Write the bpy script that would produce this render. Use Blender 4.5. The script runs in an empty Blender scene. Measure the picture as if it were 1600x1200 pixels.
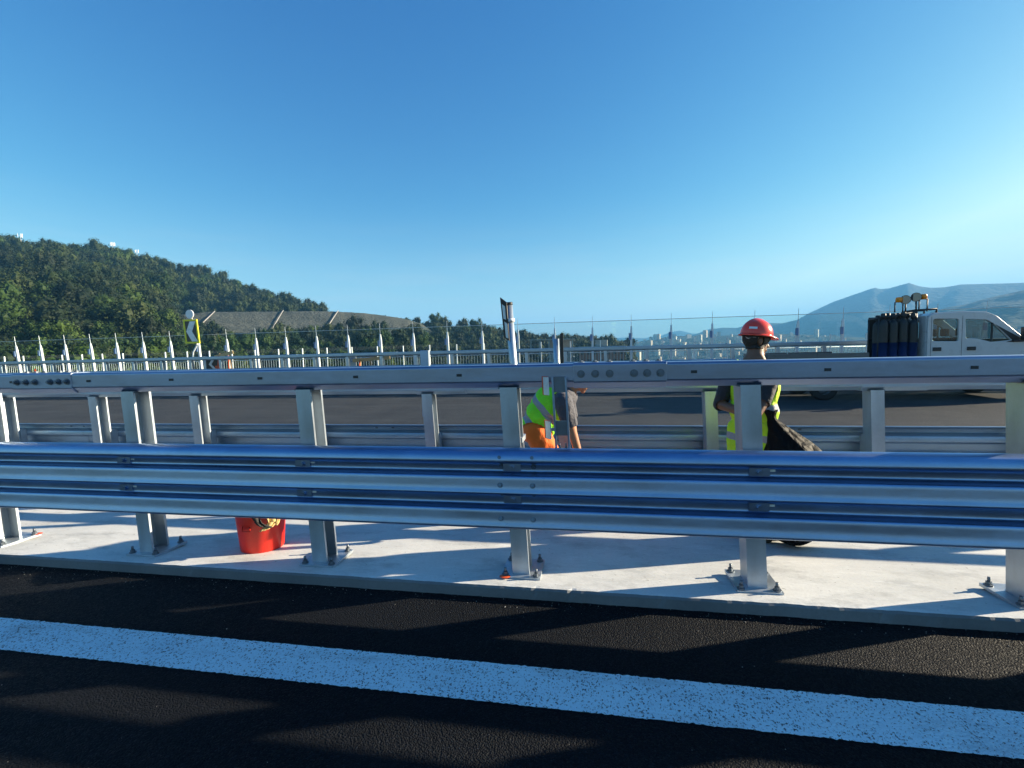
import bpy, bmesh, math, random
import numpy as np
from mathutils import Vector, Matrix, Quaternion, noise

scene = bpy.context.scene
COL = scene.collection
R = math.radians
rng = random.Random(7)
nrg = np.random.default_rng(11)

# ------------------------------------------------------------------ camera
YAW, PITCH, ROLL, EYE = .1747, -.0755, -.0252, 1.66
cy, sy = math.cos(YAW), math.sin(YAW)
F0 = Vector((-sy, cy, 0)); R0 = Vector((cy, sy, 0)); U0 = Vector((0, 0, 1))
Fv = F0 * math.cos(PITCH) + U0 * math.sin(PITCH)
Uv = U0 * math.cos(PITCH) - F0 * math.sin(PITCH)
Rv = R0 * math.cos(ROLL) + Uv * math.sin(ROLL)
Uv = Uv * math.cos(ROLL) - R0 * math.sin(ROLL)
cam = bpy.data.cameras.new('camera')
cam.sensor_fit = 'HORIZONTAL'; cam.sensor_width = 36; cam.lens = 740 / 1600 * 36
cam.clip_start = .05; cam.clip_end = 40000
co = bpy.data.objects.new('camera', cam); COL.objects.link(co)
m = Matrix((Rv, Uv, -Fv)).transposed().to_4x4(); m.translation = (0, 0, EYE)
co.matrix_world = m
scene.camera = co

# ------------------------------------------------------------------ sun and sky
SUN = Vector((3.2, 1.1, 1.05)).normalized()
SUN_EL = math.asin(SUN.z); SUN_AZ = math.atan2(SUN.x, SUN.y)
world = bpy.data.worlds.new('World'); scene.world = world; world.use_nodes = True
wt = world.node_tree; wt.nodes.clear()
def wn(t): return wt.nodes.new(t)
w_out = wn('ShaderNodeOutputWorld'); w_bg = wn('ShaderNodeBackground')
sky = wn('ShaderNodeTexSky'); sky.sky_type = 'NISHITA'; sky.sun_disc = False
sky.sun_elevation = SUN_EL; sky.sun_rotation = SUN_AZ
sky.altitude = 100; sky.air_density = 1.0; sky.dust_density = .6; sky.ozone_density = 4.0
# camera-like tone of the sky, the same in every direction: red and green steeper, blue softer
ss_ = wn('ShaderNodeSeparateColor'); wt.links.new(sky.outputs[0], ss_.inputs[0]); gm = wn('ShaderNodeCombineColor')
for i_, (g_, k_, top_) in enumerate(((1.85, .42, 3.2), (1.3, .70, 5.), (.75, 1.28, 8.))):
    c_ = wn('ShaderNodeMath'); c_.operation = 'MINIMUM'; c_.inputs[1].default_value = top_; wt.links.new(ss_.outputs[i_], c_.inputs[0])
    p_ = wn('ShaderNodeMath'); p_.operation = 'POWER'; p_.inputs[1].default_value = g_; wt.links.new(c_.outputs[0], p_.inputs[0])
    q_ = wn('ShaderNodeMath'); q_.operation = 'MULTIPLY'; q_.inputs[1].default_value = k_; wt.links.new(p_.outputs[0], q_.inputs[0]); wt.links.new(q_.outputs[0], gm.inputs[i_])
hs = wn('ShaderNodeHueSaturation'); wt.links.new(gm.outputs[0], hs.inputs['Color'])
tc = wn('ShaderNodeTexCoord'); sep = wn('ShaderNodeSeparateXYZ'); wt.links.new(tc.outputs['Generated'], sep.inputs[0])
mp = wn('ShaderNodeMapping'); mp.inputs['Scale'].default_value = (2.2, 2.2, 22); mp.inputs['Rotation'].default_value = (0, R(3), 0)
wt.links.new(tc.outputs['Generated'], mp.inputs[0])
cn = wn('ShaderNodeTexNoise'); cn.inputs['Scale'].default_value = 1.6; cn.inputs['Detail'].default_value = 6; cn.inputs['Roughness'].default_value = .6
wt.links.new(mp.outputs[0], cn.inputs['Vector'])
cr = wn('ShaderNodeMapRange'); cr.inputs[1].default_value = .46; cr.inputs[2].default_value = .78; cr.inputs[3].default_value = .38; cr.inputs[4].default_value = .72
wt.links.new(cn.outputs['Fac'], cr.inputs[0])
er = wn('ShaderNodeMapRange'); er.interpolation_type = 'SMOOTHSTEP'
er.inputs[1].default_value = .02; er.inputs[2].default_value = .30; er.inputs[3].default_value = 1; er.inputs[4].default_value = 0
wt.links.new(sep.outputs['Z'], er.inputs[0])
mu = wn('ShaderNodeMath'); mu.operation = 'MULTIPLY'; wt.links.new(cr.outputs[0], mu.inputs[0]); wt.links.new(er.outputs[0], mu.inputs[1])
lum = wn('ShaderNodeHueSaturation'); lum.inputs['Saturation'].default_value = .30; lum.inputs['Value'].default_value = 1.0
wt.links.new(gm.outputs[0], lum.inputs['Color'])
mx = wn('ShaderNodeMixRGB'); wt.links.new(mu.outputs[0], mx.inputs[0]); wt.links.new(hs.outputs[0], mx.inputs[1]); wt.links.new(lum.outputs[0], mx.inputs[2])
wt.links.new(mx.outputs[0], w_bg.inputs['Color']); w_bg.inputs['Strength'].default_value = .062
wt.links.new(w_bg.outputs[0], w_out.inputs['Surface'])
sl = bpy.data.lights.new('sun', 'SUN'); sl.energy = 4.8; sl.angle = R(.55); sl.color = (1, .85, .62)
so = bpy.data.objects.new('sun', sl); COL.objects.link(so)
so.rotation_euler = (-SUN).to_track_quat('-Z', 'Y').to_euler(); so.location = (30, 10, 30)
vs = scene.view_settings
vs.view_transform = 'Standard'; vs.look = 'None'; vs.gamma = 1; vs.exposure = 1.74; vs.use_curve_mapping = False
cyc = scene.cycles
cyc.use_denoising = True; cyc.max_bounces = 8; cyc.diffuse_bounces = 3; cyc.glossy_bounces = 4
cyc.transparent_max_bounces = 24; cyc.volume_bounces = 0; cyc.caustics_reflective = False; cyc.caustics_refractive = False
cyc.sample_clamp_indirect = 6

# ------------------------------------------------------------------ materials
MATS = {}
class NT:
    def __init__(s, name):
        s.m = bpy.data.materials.new(name); s.m.use_nodes = True
        s.t = s.m.node_tree; s.t.nodes.clear()
        s.out = s.n('ShaderNodeOutputMaterial')
    def n(s, t, **kw):
        x = s.t.nodes.new(t)
        for k, v in kw.items(): setattr(x, k, v)
        return x
    def l(s, a, b): s.t.links.new(a, b)
    def coord(s, scale=(1, 1, 1), kind='Object'):
        t = s.n('ShaderNodeTexCoord'); mpp = s.n('ShaderNodeMapping'); mpp.inputs['Scale'].default_value = scale
        s.l(t.outputs[kind], mpp.inputs[0]); return mpp.outputs[0]
    def noise(s, vec, scale, detail=4, rough=.55):
        x = s.n('ShaderNodeTexNoise'); x.inputs['Scale'].default_value = scale; x.inputs['Detail'].default_value = detail
        x.inputs['Roughness'].default_value = rough; s.l(vec, x.inputs['Vector']); return x.outputs['Fac']
    def voro(s, vec, scale, feature='F1', out='Distance'):
        x = s.n('ShaderNodeTexVoronoi', feature=feature); x.inputs['Scale'].default_value = scale; s.l(vec, x.inputs['Vector']); return x.outputs[out]
    def ramp(s, fac, stops):
        x = s.n('ShaderNodeValToRGB'); e = x.color_ramp.elements
        while len(e) < len(stops): e.new(.5)
        for k, (p, c) in enumerate(stops):
            e[k].position = p; e[k].color = (*c, 1) if len(c) == 3 else c
        s.l(fac, x.inputs[0]); return x.outputs[0]
    def rng(s, fac, a, b, c, d):
        x = s.n('ShaderNodeMapRange'); 
        for i, v in enumerate((a, b, c, d)): x.inputs[i + 1].default_value = v
        s.l(fac, x.inputs[0]); return x.outputs[0]
    def mix(s, fac, a, b, mode='MIX'):
        x = s.n('ShaderNodeMixRGB', blend_type=mode)
        for i, v in ((0, fac), (1, a), (2, b)):
            if hasattr(v, 'links') or hasattr(v, 'is_output'): s.l(v, x.inputs[i])
            elif isinstance(v, (int, float)): x.inputs[i].default_value = v
            else: x.inputs[i].default_value = (*v, 1)
        return x.outputs[0]
    def math(s, op, a, b=0.):
        x = s.n('ShaderNodeMath', operation=op)
        for i, v in enumerate((a, b)):
            if hasattr(v, 'is_output'): s.l(v, x.inputs[i])
            else: x.inputs[i].default_value = v
        return x.outputs[0]
    def bsdf(s, color=None, rough=.5, metal=0., spec=None, coat=0., bump=None, bdist=.01, bstr=1., trans=0., sss=0.):
        b = s.n('ShaderNodeBsdfPrincipled')
        for key, v in (('Base Color', color), ('Roughness', rough), ('Metallic', metal), ('Specular IOR Level', spec)):
            if v is None: continue
            if hasattr(v, 'is_output'): s.l(v, b.inputs[key])
            elif isinstance(v, (tuple, list)): b.inputs[key].default_value = (*v, 1)
            else: b.inputs[key].default_value = v
        if coat: b.inputs['Coat Weight'].default_value = coat
        if trans: b.inputs['Transmission Weight'].default_value = trans
        if bump is not None:
            bp = s.n('ShaderNodeBump'); bp.inputs['Distance'].default_value = bdist; bp.inputs['Strength'].default_value = bstr
            s.l(bump, bp.inputs['Height']); s.l(bp.outputs[0], b.inputs['Normal'])
        s.l(b.outputs[0], s.out.inputs['Surface']); s.b = b
        return b

def simple(name, col, rough=.5, metal=0., var=.12, scale=6., bump=0., spec=None, coat=0.):
    t = NT(name); v = t.coord(); n = t.noise(v, scale, 5)
    lo = tuple(max(0, c * (1 - var)) for c in col); hi = tuple(min(1, c * (1 + var)) for c in col)
    c = t.ramp(n, [(.3, lo), (.7, hi)])
    rr = t.rng(n, .3, .7, max(.03, rough - .06), min(1, rough + .06))
    t.bsdf(c, rr, metal, spec, coat, n if bump else None, bump or .01)
    MATS[name] = t.m; return t.m

def galvanised(name, base=.55, tint=(.82, .96, 1.14), rough=.4, metal=.85, streak=(1.2, 6, 6)):
    t = NT(name); v = t.coord(); vs_ = t.coord(streak)
    big = t.noise(vs_, 1.1, 5, .6); spang = t.voro(v, 70, out='Color'); grain = t.noise(v, 30, 3)
    sep_ = t.n('ShaderNodeSeparateColor'); t.l(spang, sep_.inputs[0])
    c0 = tuple(base * .80 * k for k in tint); c1 = tuple(min(1, base * 1.15 * k) for k in tint)
    c = t.ramp(big, [(.3, c0), (.7, c1)])
    c = t.mix(t.rng(sep_.outputs[0], 0, 1, 0, .10), c, (base * .6, base * .62, base * .66))
    # darker handling smudges
    smu = t.rng(t.noise(t.coord((2.5, 5, 5)), 1.3, 4, .55), .55, .8, 0, .4)
    c = t.mix(smu, c, tuple(base * .55 * k for k in tint))
    r1 = t.math('ADD', t.rng(big, .3, .7, rough - .05, rough + .08), t.rng(sep_.outputs[1], 0, 1, -.012, .012))
    t.bsdf(c, r1, metal, bump=grain, bdist=.0006, bstr=.5)
    MATS[name] = t.m; return t.m

galvanised('galvanised_steel', .42, tint=(.60, .88, 1.34), rough=.33, metal=1.0)
galvanised('galvanised_tube', .36, tint=(.72, .90, 1.26), rough=.36, metal=.95)
galvanised('galvanised_post', .54, tint=(.86, .98, 1.10), rough=.42, metal=.75, streak=(5, 5, 1.2))
galvanised('galvanised_far', .46, tint=(.74, .96, 1.16), rough=.40, metal=.75)
galvanised('bolt_zinc', .20, rough=.45, metal=.7, streak=(8, 8, 8))

def asphalt(name, lo, hi, bd=.006, bs=1.):
    t = NT(name); v = t.coord()
    ag = t.voro(v, 125); fine = t.noise(v, 260, 3); big = t.noise(v, .8, 6, .6); lane = t.noise(t.coord((.05, 1.6, 1)), 2, 4)
    agc = t.voro(v, 125, out='Color'); sp = t.n('ShaderNodeSeparateColor'); t.l(agc, sp.inputs[0])
    c = t.ramp(big, [(.3, lo), (.72, hi)])
    c = t.mix(t.rng(sp.outputs[0], .8, 1, 0, .35), c, tuple(3.0 * k for k in hi))
    c = t.mix(t.rng(lane, .4, .7, 0, .35), c, tuple(.6 * k for k in lo))
    h = t.math('SUBTRACT', t.math('MULTIPLY', fine, .35), ag)
    t.bsdf(c, t.rng(sp.outputs[1], 0, 1, .5, .85), spec=.08, bump=h, bdist=bd, bstr=bs)
    MATS[name] = t.m
asphalt('new_asphalt', (.006, .0075, .010), (.010, .0118, .0155), .009)
asphalt('old_asphalt', (.044, .048, .053), (.070, .074, .078), .008)

def paint():
    t = NT('road_paint'); v = t.coord()
    n1 = t.noise(t.coord((1, .8, 1)), 105, 4, .65); n2 = t.voro(v, 80); big = t.noise(v, 2.2, 5)
    pit = t.math('ADD', n1, t.math('MULTIPLY', big, .12))
    mask = t.rng(t.math('ADD', pit, t.math('MULTIPLY', t.math('SUBTRACT', t.noise(v, 9, 4), .5), .10)), .44, .50, 1, 0)
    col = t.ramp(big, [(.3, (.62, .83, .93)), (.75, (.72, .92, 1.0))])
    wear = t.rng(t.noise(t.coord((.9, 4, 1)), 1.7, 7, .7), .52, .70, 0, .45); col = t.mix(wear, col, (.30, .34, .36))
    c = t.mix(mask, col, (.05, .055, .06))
    h = t.math('SUBTRACT', t.math('MULTIPLY', n1, 1.0), t.math('MULTIPLY', n2, .5))
    t.bsdf(c, .6, bump=h, bdist=.008)
    MATS['road_paint'] = t.m
paint()

def concrete(name, lo, hi, smear=True):
    t = NT(name); v = t.coord()
    big = t.noise(v, 1.1, 7, .6); fine = t.noise(v, 60, 4); trow = t.noise(t.coord((.7, 2.4, 1)), 3.2, 6, .65)
    c = t.ramp(big, [(.3, lo), (.7, hi)])
    if smear:
        s1 = t.rng(t.noise(t.coord((1.2, 3.2, 1)), 2.6, 8, .75), .54, .68, 0, .8)
        c = t.mix(s1, c, (.80, .82, .82))
        d1 = t.rng(t.noise(t.coord((1.1, 2.2, 1)), 1.9, 9, .78), .50, .68, 0, .75)
        sp_ = t.rng(t.noise(v, 34, 2), .70, .74, 0, .7); c = t.mix(sp_, c, (.16, .15, .14))
        c = t.mix(d1, c, tuple(k * .62 for k in lo))
    c = t.mix(t.rng(fine, .35, .7, .18, 0), c, tuple(k * .6 for k in lo))
    h = t.math('ADD', t.math('MULTIPLY', trow, .6), t.math('MULTIPLY', fine, .25))
    t.bsdf(c, t.rng(trow, .3, .7, .55, .85), bump=h, bdist=.004)
    MATS[name] = t.m
concrete('concrete', (.57, .585, .58), (.74, .75, .735))
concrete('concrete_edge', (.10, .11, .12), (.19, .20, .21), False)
concrete('raw_building', (.28, .27, .25), (.40, .38, .35), False)

simple('white_steel', (.78, .78, .80), .4, 0, .05)
simple('white_paint', (.78, .78, .78), .35, 0, .05, coat=.2)
simple('blue_grey_clamp', (.16, .24, .42), .45, .2)
simple('yellow_paint', (.85, .72, .02), .4)
simple('black_paint', (.018, .018, .02), .4)
simple('reflector_white', (.8, .8, .78), .3)
simple('orange_red', (.75, .10, .02), .45)
simple('bucket_red', (.72, .025, .012), .42, bump=.0008, scale=9)
simple('glove_leather', (.62, .46, .20), .8, bump=.006, scale=14)
simple('dark_cloth', (.03, .03, .03), .85)
simple('pine_wood', (.62, .40, .19), .7, scale=12)
simple('skin_dark', (.17, .075, .04), .48)
simple('skin_tan', (.42, .19, .10), .5)
simple('hair_black', (.010, .009, .008), .7, bump=.01, scale=60)
simple('helmet_red', (.86, .055, .02), .22, coat=.5, var=.04)
simple('helmet_band', (.45, .45, .45), .5)
simple('boot_dark', (.05, .04, .03), .7, bump=.004)
simple('truck_white', (.52, .53, .55), .3, 0, .03, coat=.6)
simple('truck_black', (.02, .02, .022), .55)
simple('truck_bed', (.12, .125, .13), .5, .4)
simple('tyre_rubber', (.018, .018, .018), .85)
simple('cylinder_black', (.012, .012, .013), .5)
simple('cylinder_blue', (.007, .028, .14), .35)
simple('amber_lens', (.95, .28, .01), .2)
simple('lamp_glass', (.16, .16, .17), .2, .6)
simple('bark', (.09, .065, .045), .9, bump=.03, scale=8)
simple('roof_tile', (.30, .15, .09), .8)
simple('red_wall', (.30, .13, .09), .85)
simple('mast_white', (.75, .75, .76), .5)
simple('dark_opening', (.03, .032, .035), .6)
for i, c in enumerate(((.62, .57, .47), (.66, .62, .55), (.55, .44, .33), (.58, .55, .50), (.60, .47, .36))):
    simple('stucco_%d' % i, c, .85, var=.08)

def cloth(name, col, wr=.006, sc=16):
    t = NT(name); v = t.coord(); w = t.noise(v, sc, 4, .5); f_ = t.noise(v, 200, 2)
    c = t.ramp(w, [(.3, tuple(k * .85 for k in col)), (.7, col)])
    t.bsdf(c, .75, bump=t.math('ADD', w, t.math('MULTIPLY', f_, .05)), bdist=wr * 3)
    t.b.inputs['Sheen Weight'].default_value = .15
    MATS[name] = t.m
cloth('tee_black', (.016, .016, .022), .008)
cloth('tee_slate', (.055, .055, .075), .008)
cloth('trousers_orange', (1.0, .17, .005), .008, 11)
cloth('trousers_dark', (.045, .05, .06))
def vest(name, base, bands, axis, width):
    """hi-vis cloth with grey reflective bands; bands are offsets along 'axis' in object space"""
    t = NT(name); v = t.coord(); w = t.noise(v, 12, 4)
    dot = t.n('ShaderNodeVectorMath', operation='DOT_PRODUCT'); tcx = t.n('ShaderNodeTexCoord'); t.l(tcx.outputs['Object'], dot.inputs[0]); dot.inputs[1].default_value = axis
    wob = t.math('ADD', dot.outputs['Value'], t.math('MULTIPLY', t.math('SUBTRACT', w, .5), .03))
    c = t.ramp(w, [(.3, tuple(k * .9 for k in base)), (.7, base)])
    for b0 in bands:
        d = t.math('ABSOLUTE', t.math('SUBTRACT', wob, b0))
        k = t.math('LESS_THAN', d, width / 2)
        c = t.mix(k, c, (.30, .32, .36))
    t.bsdf(c, .7, bump=t.math('ADD', w, t.math('MULTIPLY', t.noise(t.coord((1, 1, .35)), 34, 3), .25)), bdist=.03)
    MATS[name] = t.m
def plastic_sack():
    t = NT('black_sack'); v = t.coord(); a = t.noise(v, 9, 6, .6); b = t.voro(v, 11, 'DISTANCE_TO_EDGE')
    h = t.math('ADD', a, t.math('MULTIPLY', b, 1.2))
    t.bsdf((.006, .006, .007), .6, spec=.1, bump=h, bdist=.02)
    MATS['black_sack'] = t.m
plastic_sack()

def thin_glass(name, tint, rough=.02, f0=.04):
    t = NT(name); tr = t.n('ShaderNodeBsdfTransparent'); tr.inputs[0].default_value = (*tint, 1)
    gl = t.n('ShaderNodeBsdfGlossy'); gl.inputs['Roughness'].default_value = rough
    lw = t.n('ShaderNodeLayerWeight'); lw.inputs[0].default_value = .5
    fac = t.math('ADD', t.math('MULTIPLY', t.math('POWER', lw.outputs['Facing'], 5.), 1 - f0), f0)
    mixn = t.n('ShaderNodeMixShader'); t.l(fac, mixn.inputs[0]); t.l(tr.outputs[0], mixn.inputs[1]); t.l(gl.outputs[0], mixn.inputs[2])
    t.l(mixn.outputs[0], t.out.inputs['Surface']); MATS[name] = t.m
thin_glass('screen_glass', (.92, .965, .96), .02, .022)
thin_glass('truck_glass', (.74, .82, .82))

def leaves(name, dark, mid, lite):
    t = NT(name); oi = t.n('ShaderNodeObjectInfo'); v = t.coord()
    n = t.noise(v, .55, 3); n2 = t.noise(v, 3., 2)
    f_ = t.math('ADD', t.math('MULTIPLY', oi.outputs['Random'], .62), t.math('ADD', t.math('MULTIPLY', n, .45), t.math('MULTIPLY', n2, .15)))
    c = t.ramp(f_, [(.25, dark), (.58, mid), (.95, lite)])
    b = t.bsdf(c, .65, spec=.25)
    tl = t.n('ShaderNodeBsdfTranslucent'); t.l(c, tl.inputs[0])
    ms = t.n('ShaderNodeMixShader'); ms.inputs[0].default_value = .16
    t.l(b.outputs[0], ms.inputs[1]); t.l(tl.outputs[0], ms.inputs[2]); t.l(ms.outputs[0], t.out.inputs['Surface'])
    MATS[name] = t.m
leaves('leaves_dark', (.007, .014, .005), (.017, .031, .007), (.045, .062, .012))
leaves('leaves_bright', (.010, .024, .005), (.024, .052, .008), (.060, .098, .014))

def terrain_mat(name, a, b, c, sc):
    t = NT(name); v = t.coord(); n = t.noise(v, sc, 8, .62); n2 = t.noise(v, sc * 6, 5, .6)
    col = t.ramp(n, [(.32, a), (.5, b), (.68, c)])
    col = t.mix(t.rng(n2, .35, .7, 0, .5), col, tuple(k * .5 for k in a))
    t.bsdf(col, .9, spec=.2, bump=n2, bdist=.10 / sc)
    MATS[name] = t.m
terrain_mat('grey_embankment', (.055, .064, .054), (.085, .095, .08), (.12, .125, .10), .14)
terrain_mat('hill_soil', (.03, .045, .015), (.05, .065, .022), (.10, .09, .04), .03)
terrain_mat('valley_ground', (.04, .055, .025), (.07, .075, .04), (.12, .11, .08), .004)
terrain_mat('mountain_cover', (.015, .03, .02), (.025, .042, .026), (.045, .055, .04), .006)

# ------------------------------------------------------------------ helpers
def tag(o, label=None, cat=None, group=None, kind=None):
    if label: o['label'] = label
    if cat: o['category'] = cat
    if group: o['group'] = group
    if kind: o['kind'] = kind
    return o
def link(o, parent=None):
    COL.objects.link(o)
    if parent is not None: o.parent = parent
    return o
def empty(name, loc=(0, 0, 0), rz=0):
    o = bpy.data.objects.new(name, None); o.empty_display_size = .2
    o.location = loc; o.rotation_euler = (0, 0, rz); return link(o)
def inst(src, parent, loc=None, rot=None, scale=None, name=None):
    o = src.copy(); COL.objects.link(o); o.parent = parent
    if loc is not None: o.location = loc
    if rot is not None: o.rotation_euler = rot
    if scale is not None: o.scale = scale
    return o
def M(name): return MATS[name]

class MB:
    """collects shapes, builds one mesh object"""
    def __init__(s): s.v = []; s.f = []; s.mi = []; s.sm = []
    def add(s, verts, faces, mi=0, smooth=False):
        o = len(s.v); s.v += [tuple(p) for p in verts]
        for f_ in faces: s.f.append([o + i for i in f_]); s.mi.append(mi); s.sm.append(smooth)
    def box(s, c, d, mi=0, rot=None, taper=None):
        hx, hy, hz = d[0] / 2, d[1] / 2, d[2] / 2; vs_ = []
        for z in (-1, 1):
            k = 1 if (taper is None or z < 0) else taper
            for (x, y) in ((-1, -1), (1, -1), (1, 1), (-1, 1)): vs_.append(Vector((x * hx * k, y * hy * k, z * hz)))
        if rot is not None: vs_ = [rot @ p for p in vs_]
        c = Vector(c); s.add([p + c for p in vs_], [(3, 2, 1, 0), (4, 5, 6, 7), (0, 1, 5, 4), (1, 2, 6, 5), (2, 3, 7, 6), (3, 0, 4, 7)], mi)
    def bbox(s, x0, x1, y0, y1, z0, z1, mi=0): s.box(((x0 + x1) / 2, (y0 + y1) / 2, (z0 + z1) / 2), (x1 - x0, y1 - y0, z1 - z0), mi)
    def tube(s, pts, rad, seg=8, mi=0, cap=True, smooth=True):
        pts = [Vector(p) for p in pts]; n = len(pts)
        rads = rad if isinstance(rad, (list, tuple)) else [rad] * n
        o = len(s.v); ref = None
        for i, p in enumerate(pts):
            t = (pts[min(i + 1, n - 1)] - pts[max(i - 1, 0)]).normalized()
            if ref is None: ref = Vector((0, 0, 1)) if abs(t.z) < .9 else Vector((1, 0, 0))
            a = t.cross(ref).normalized(); b = a.cross(t).normalized(); ref = b
            for k in range(seg):
                an = 2 * math.pi * k / seg; s.v.append(tuple(p + (a * math.cos(an) + b * math.sin(an)) * rads[i]))
        for i in range(n - 1):
            for k in range(seg):
                a_ = o + i * seg + k; b_ = o + i * seg + (k + 1) % seg
                s.f.append([a_, b_, b_ + seg, a_ + seg]); s.mi.append(mi); s.sm.append(smooth)
        if cap:
            s.f.append([o + k for k in range(seg)][::1]); s.mi.append(mi); s.sm.append(False)
            s.f.append([o + (n - 1) * seg + k for k in range(seg)][::-1]); s.mi.append(mi); s.sm.append(False)
    def lathe(s, prof, c=(0, 0, 0), seg=20, mi=0, sx=1, sy=1):
        o = len(s.v); n = len(prof)
        for (r, z) in prof:
            for k in range(seg):
                a = 2 * math.pi * k / seg; s.v.append((c[0] + r * math.cos(a) * sx, c[1] + r * math.sin(a) * sy, c[2] + z))
        for i in range(n - 1):
            for k in range(seg):
                a_ = o + i * seg + k; b_ = o + i * seg + (k + 1) % seg
                s.f.append([a_, b_, b_ + seg, a_ + seg]); s.mi.append(mi); s.sm.append(True)
    def extrude_x(s, prof, x0, x1, closed=True, mi=0, smooth=False, caps=True, seg=1, shear=0.):
        """prof: list of (y,z)"""
        n = len(prof); o = len(s.v)
        for i in range(seg + 1):
            x = x0 + (x1 - x0) * i / seg
            for (y, z) in prof: s.v.append((x, y, z))
        for i in range(seg):
            for k in range(n if closed else n - 1):
                a_ = o + i * n + k; b_ = o + i * n + (k + 1) % n
                s.f.append([a_, b_, b_ + n, a_ + n]); s.mi.append(mi); s.sm.append(smooth)
        if caps and closed:
            s.f.append([o + k for k in range(n)][::-1]); s.mi.append(mi); s.sm.append(False)
            s.f.append([o + seg * n + k for k in range(n)]); s.mi.append(mi); s.sm.append(False)
    def extrude_z(s, prof, z0, z1, mi=0, shear=(0, 0)):
        n = len(prof); o = len(s.v)
        for z in (z0, z1):
            for (x, y) in prof: s.v.append((x + shear[0] * (z - z0), y + shear[1] * (z - z0), z))
        for k in range(n):
            s.f.append([o + k, o + (k + 1) % n, o + n + (k + 1) % n, o + n + k]); s.mi.append(mi); s.sm.append(False)
        s.f.append([o + k for k in range(n)][::-1]); s.mi.append(mi); s.sm.append(False)
        s.f.append([o + n + k for k in range(n)]); s.mi.append(mi); s.sm.append(False)
    def mesh(s, name, mats):
        me = bpy.data.meshes.new(name); me.from_pydata(s.v, [], s.f)
        for mm in (mats if isinstance(mats, (list, tuple)) else [mats]): me.materials.append(M(mm))
        me.polygons.foreach_set('material_index', s.mi); me.polygons.foreach_set('use_smooth', s.sm)
        bm = bmesh.new(); bm.from_mesh(me); bmesh.ops.recalc_face_normals(bm, faces=bm.faces); bm.to_mesh(me); bm.free()
        me.update(); return me
    def build(s, name, mats, parent=None, loc=None, bevel=0., bseg=2, rot=None):
        o = bpy.data.objects.new(name, s.mesh(name, mats)); link(o, parent)
        if loc is not None: o.location = loc
        if rot is not None: o.rotation_euler = rot
        if bevel:
            b = o.modifiers.new('bevel', 'BEVEL'); b.width = bevel; b.segments = bseg; b.limit_method = 'ANGLE'; b.angle_limit = R(35)
        return o

def structure(name, mb, mats, **k): return tag(mb.build(name, mats, **k), kind='structure')

# ------------------------------------------------------------------ bridge deck
KY, KZ = 2.895, .12
def median_z(y): return KZ - (y - KY) / (5.75 - KY) * .20
def grid_sheet(x0, x1, ys, zs, step):
    mb = MB(); nx = max(2, int((x1 - x0) / step)); n = len(ys)
    vs_ = [(x0 + (x1 - x0) * i / nx, ys[k], zs[k]) for i in range(nx + 1) for k in range(n)]
    fs = [(i * n + k, (i + 1) * n + k, (i + 1) * n + k + 1, i * n + k + 1) for i in range(nx) for k in range(n - 1)]
    mb.add(vs_, fs); return mb
X0, X1 = -170, 90
structure('road', grid_sheet(X0, X1, [-10, 2.36, KY + .05], [0, 0, .052], 20), 'new_asphalt')
structure('opposite_road', grid_sheet(X0, X1, [5.70, 17.7], [-.16, -.03], 20), 'old_asphalt')
# concrete median: chipped front edge, gently falling to the opposite carriageway
mb = MB(); nx = 900; xs_ = np.linspace(-14, 12, nx + 1)
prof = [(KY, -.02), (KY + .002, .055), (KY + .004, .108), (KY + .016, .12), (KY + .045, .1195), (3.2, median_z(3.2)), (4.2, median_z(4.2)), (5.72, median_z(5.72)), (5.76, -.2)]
vv = []
for x in xs_:
    j1 = .006 * noise.noise((x * 5, 0, 1)) + .004 * noise.noise((x * 23, 3, 1)); j2 = .0025 * noise.noise((x * 17, 9, 2))
    chip = max(0, noise.noise((x * 9, 5, 7)) - .42) * .05
    for k, (y, z) in enumerate(prof):
        vv.append((x, y + (j1 + (chip if k in (2, 3) else 0) if k < 4 else 0), z - (chip * .6 if k in (2, 3) else 0) + (j2 if k == 3 else 0)))
n = len(prof)
mb.add(vv, [(i * n + k, (i + 1) * n + k, (i + 1) * n + k + 1, i * n + k + 1) for i in range(nx) for k in range(n - 1)])
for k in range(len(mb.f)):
    if k % (n - 1) < 3: mb.mi[k] = 1  # kerb face gets darker concrete, its shade put into the colour
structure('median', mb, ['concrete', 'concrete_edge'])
for (a, b, nm) in ((X0, -14, 'median'), (12, X1, 'median')):
    mb = MB(); mb.extrude_x(prof, a, b, closed=False); structure(nm, mb, 'concrete')
# edge line, ragged by the coarse asphalt it is painted on
mb = MB(); nx = 1600; xs_ = np.linspace(-14, 10, nx + 1); vv = []
for x in xs_:
    e1 = .009 * noise.noise((x * 46, 1, 0)) + .005 * noise.noise((x * 9, 4, 0)); e2 = .009 * noise.noise((x * 46, 7, 0)) + .005 * noise.noise((x * 11, 2, 0))
    vv += [(x, 2.052 + e1, .004), (x, 2.325 + e2, .004)]
mb.add(vv, [(2 * i, 2 * i + 2, 2 * i + 3, 2 * i + 1) for i in range(nx)])
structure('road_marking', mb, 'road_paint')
mb = MB(); mb.bbox(X0, -14, 2.066, 2.325, .0, .004); structure('road_marking', mb, 'road_paint')
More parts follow.
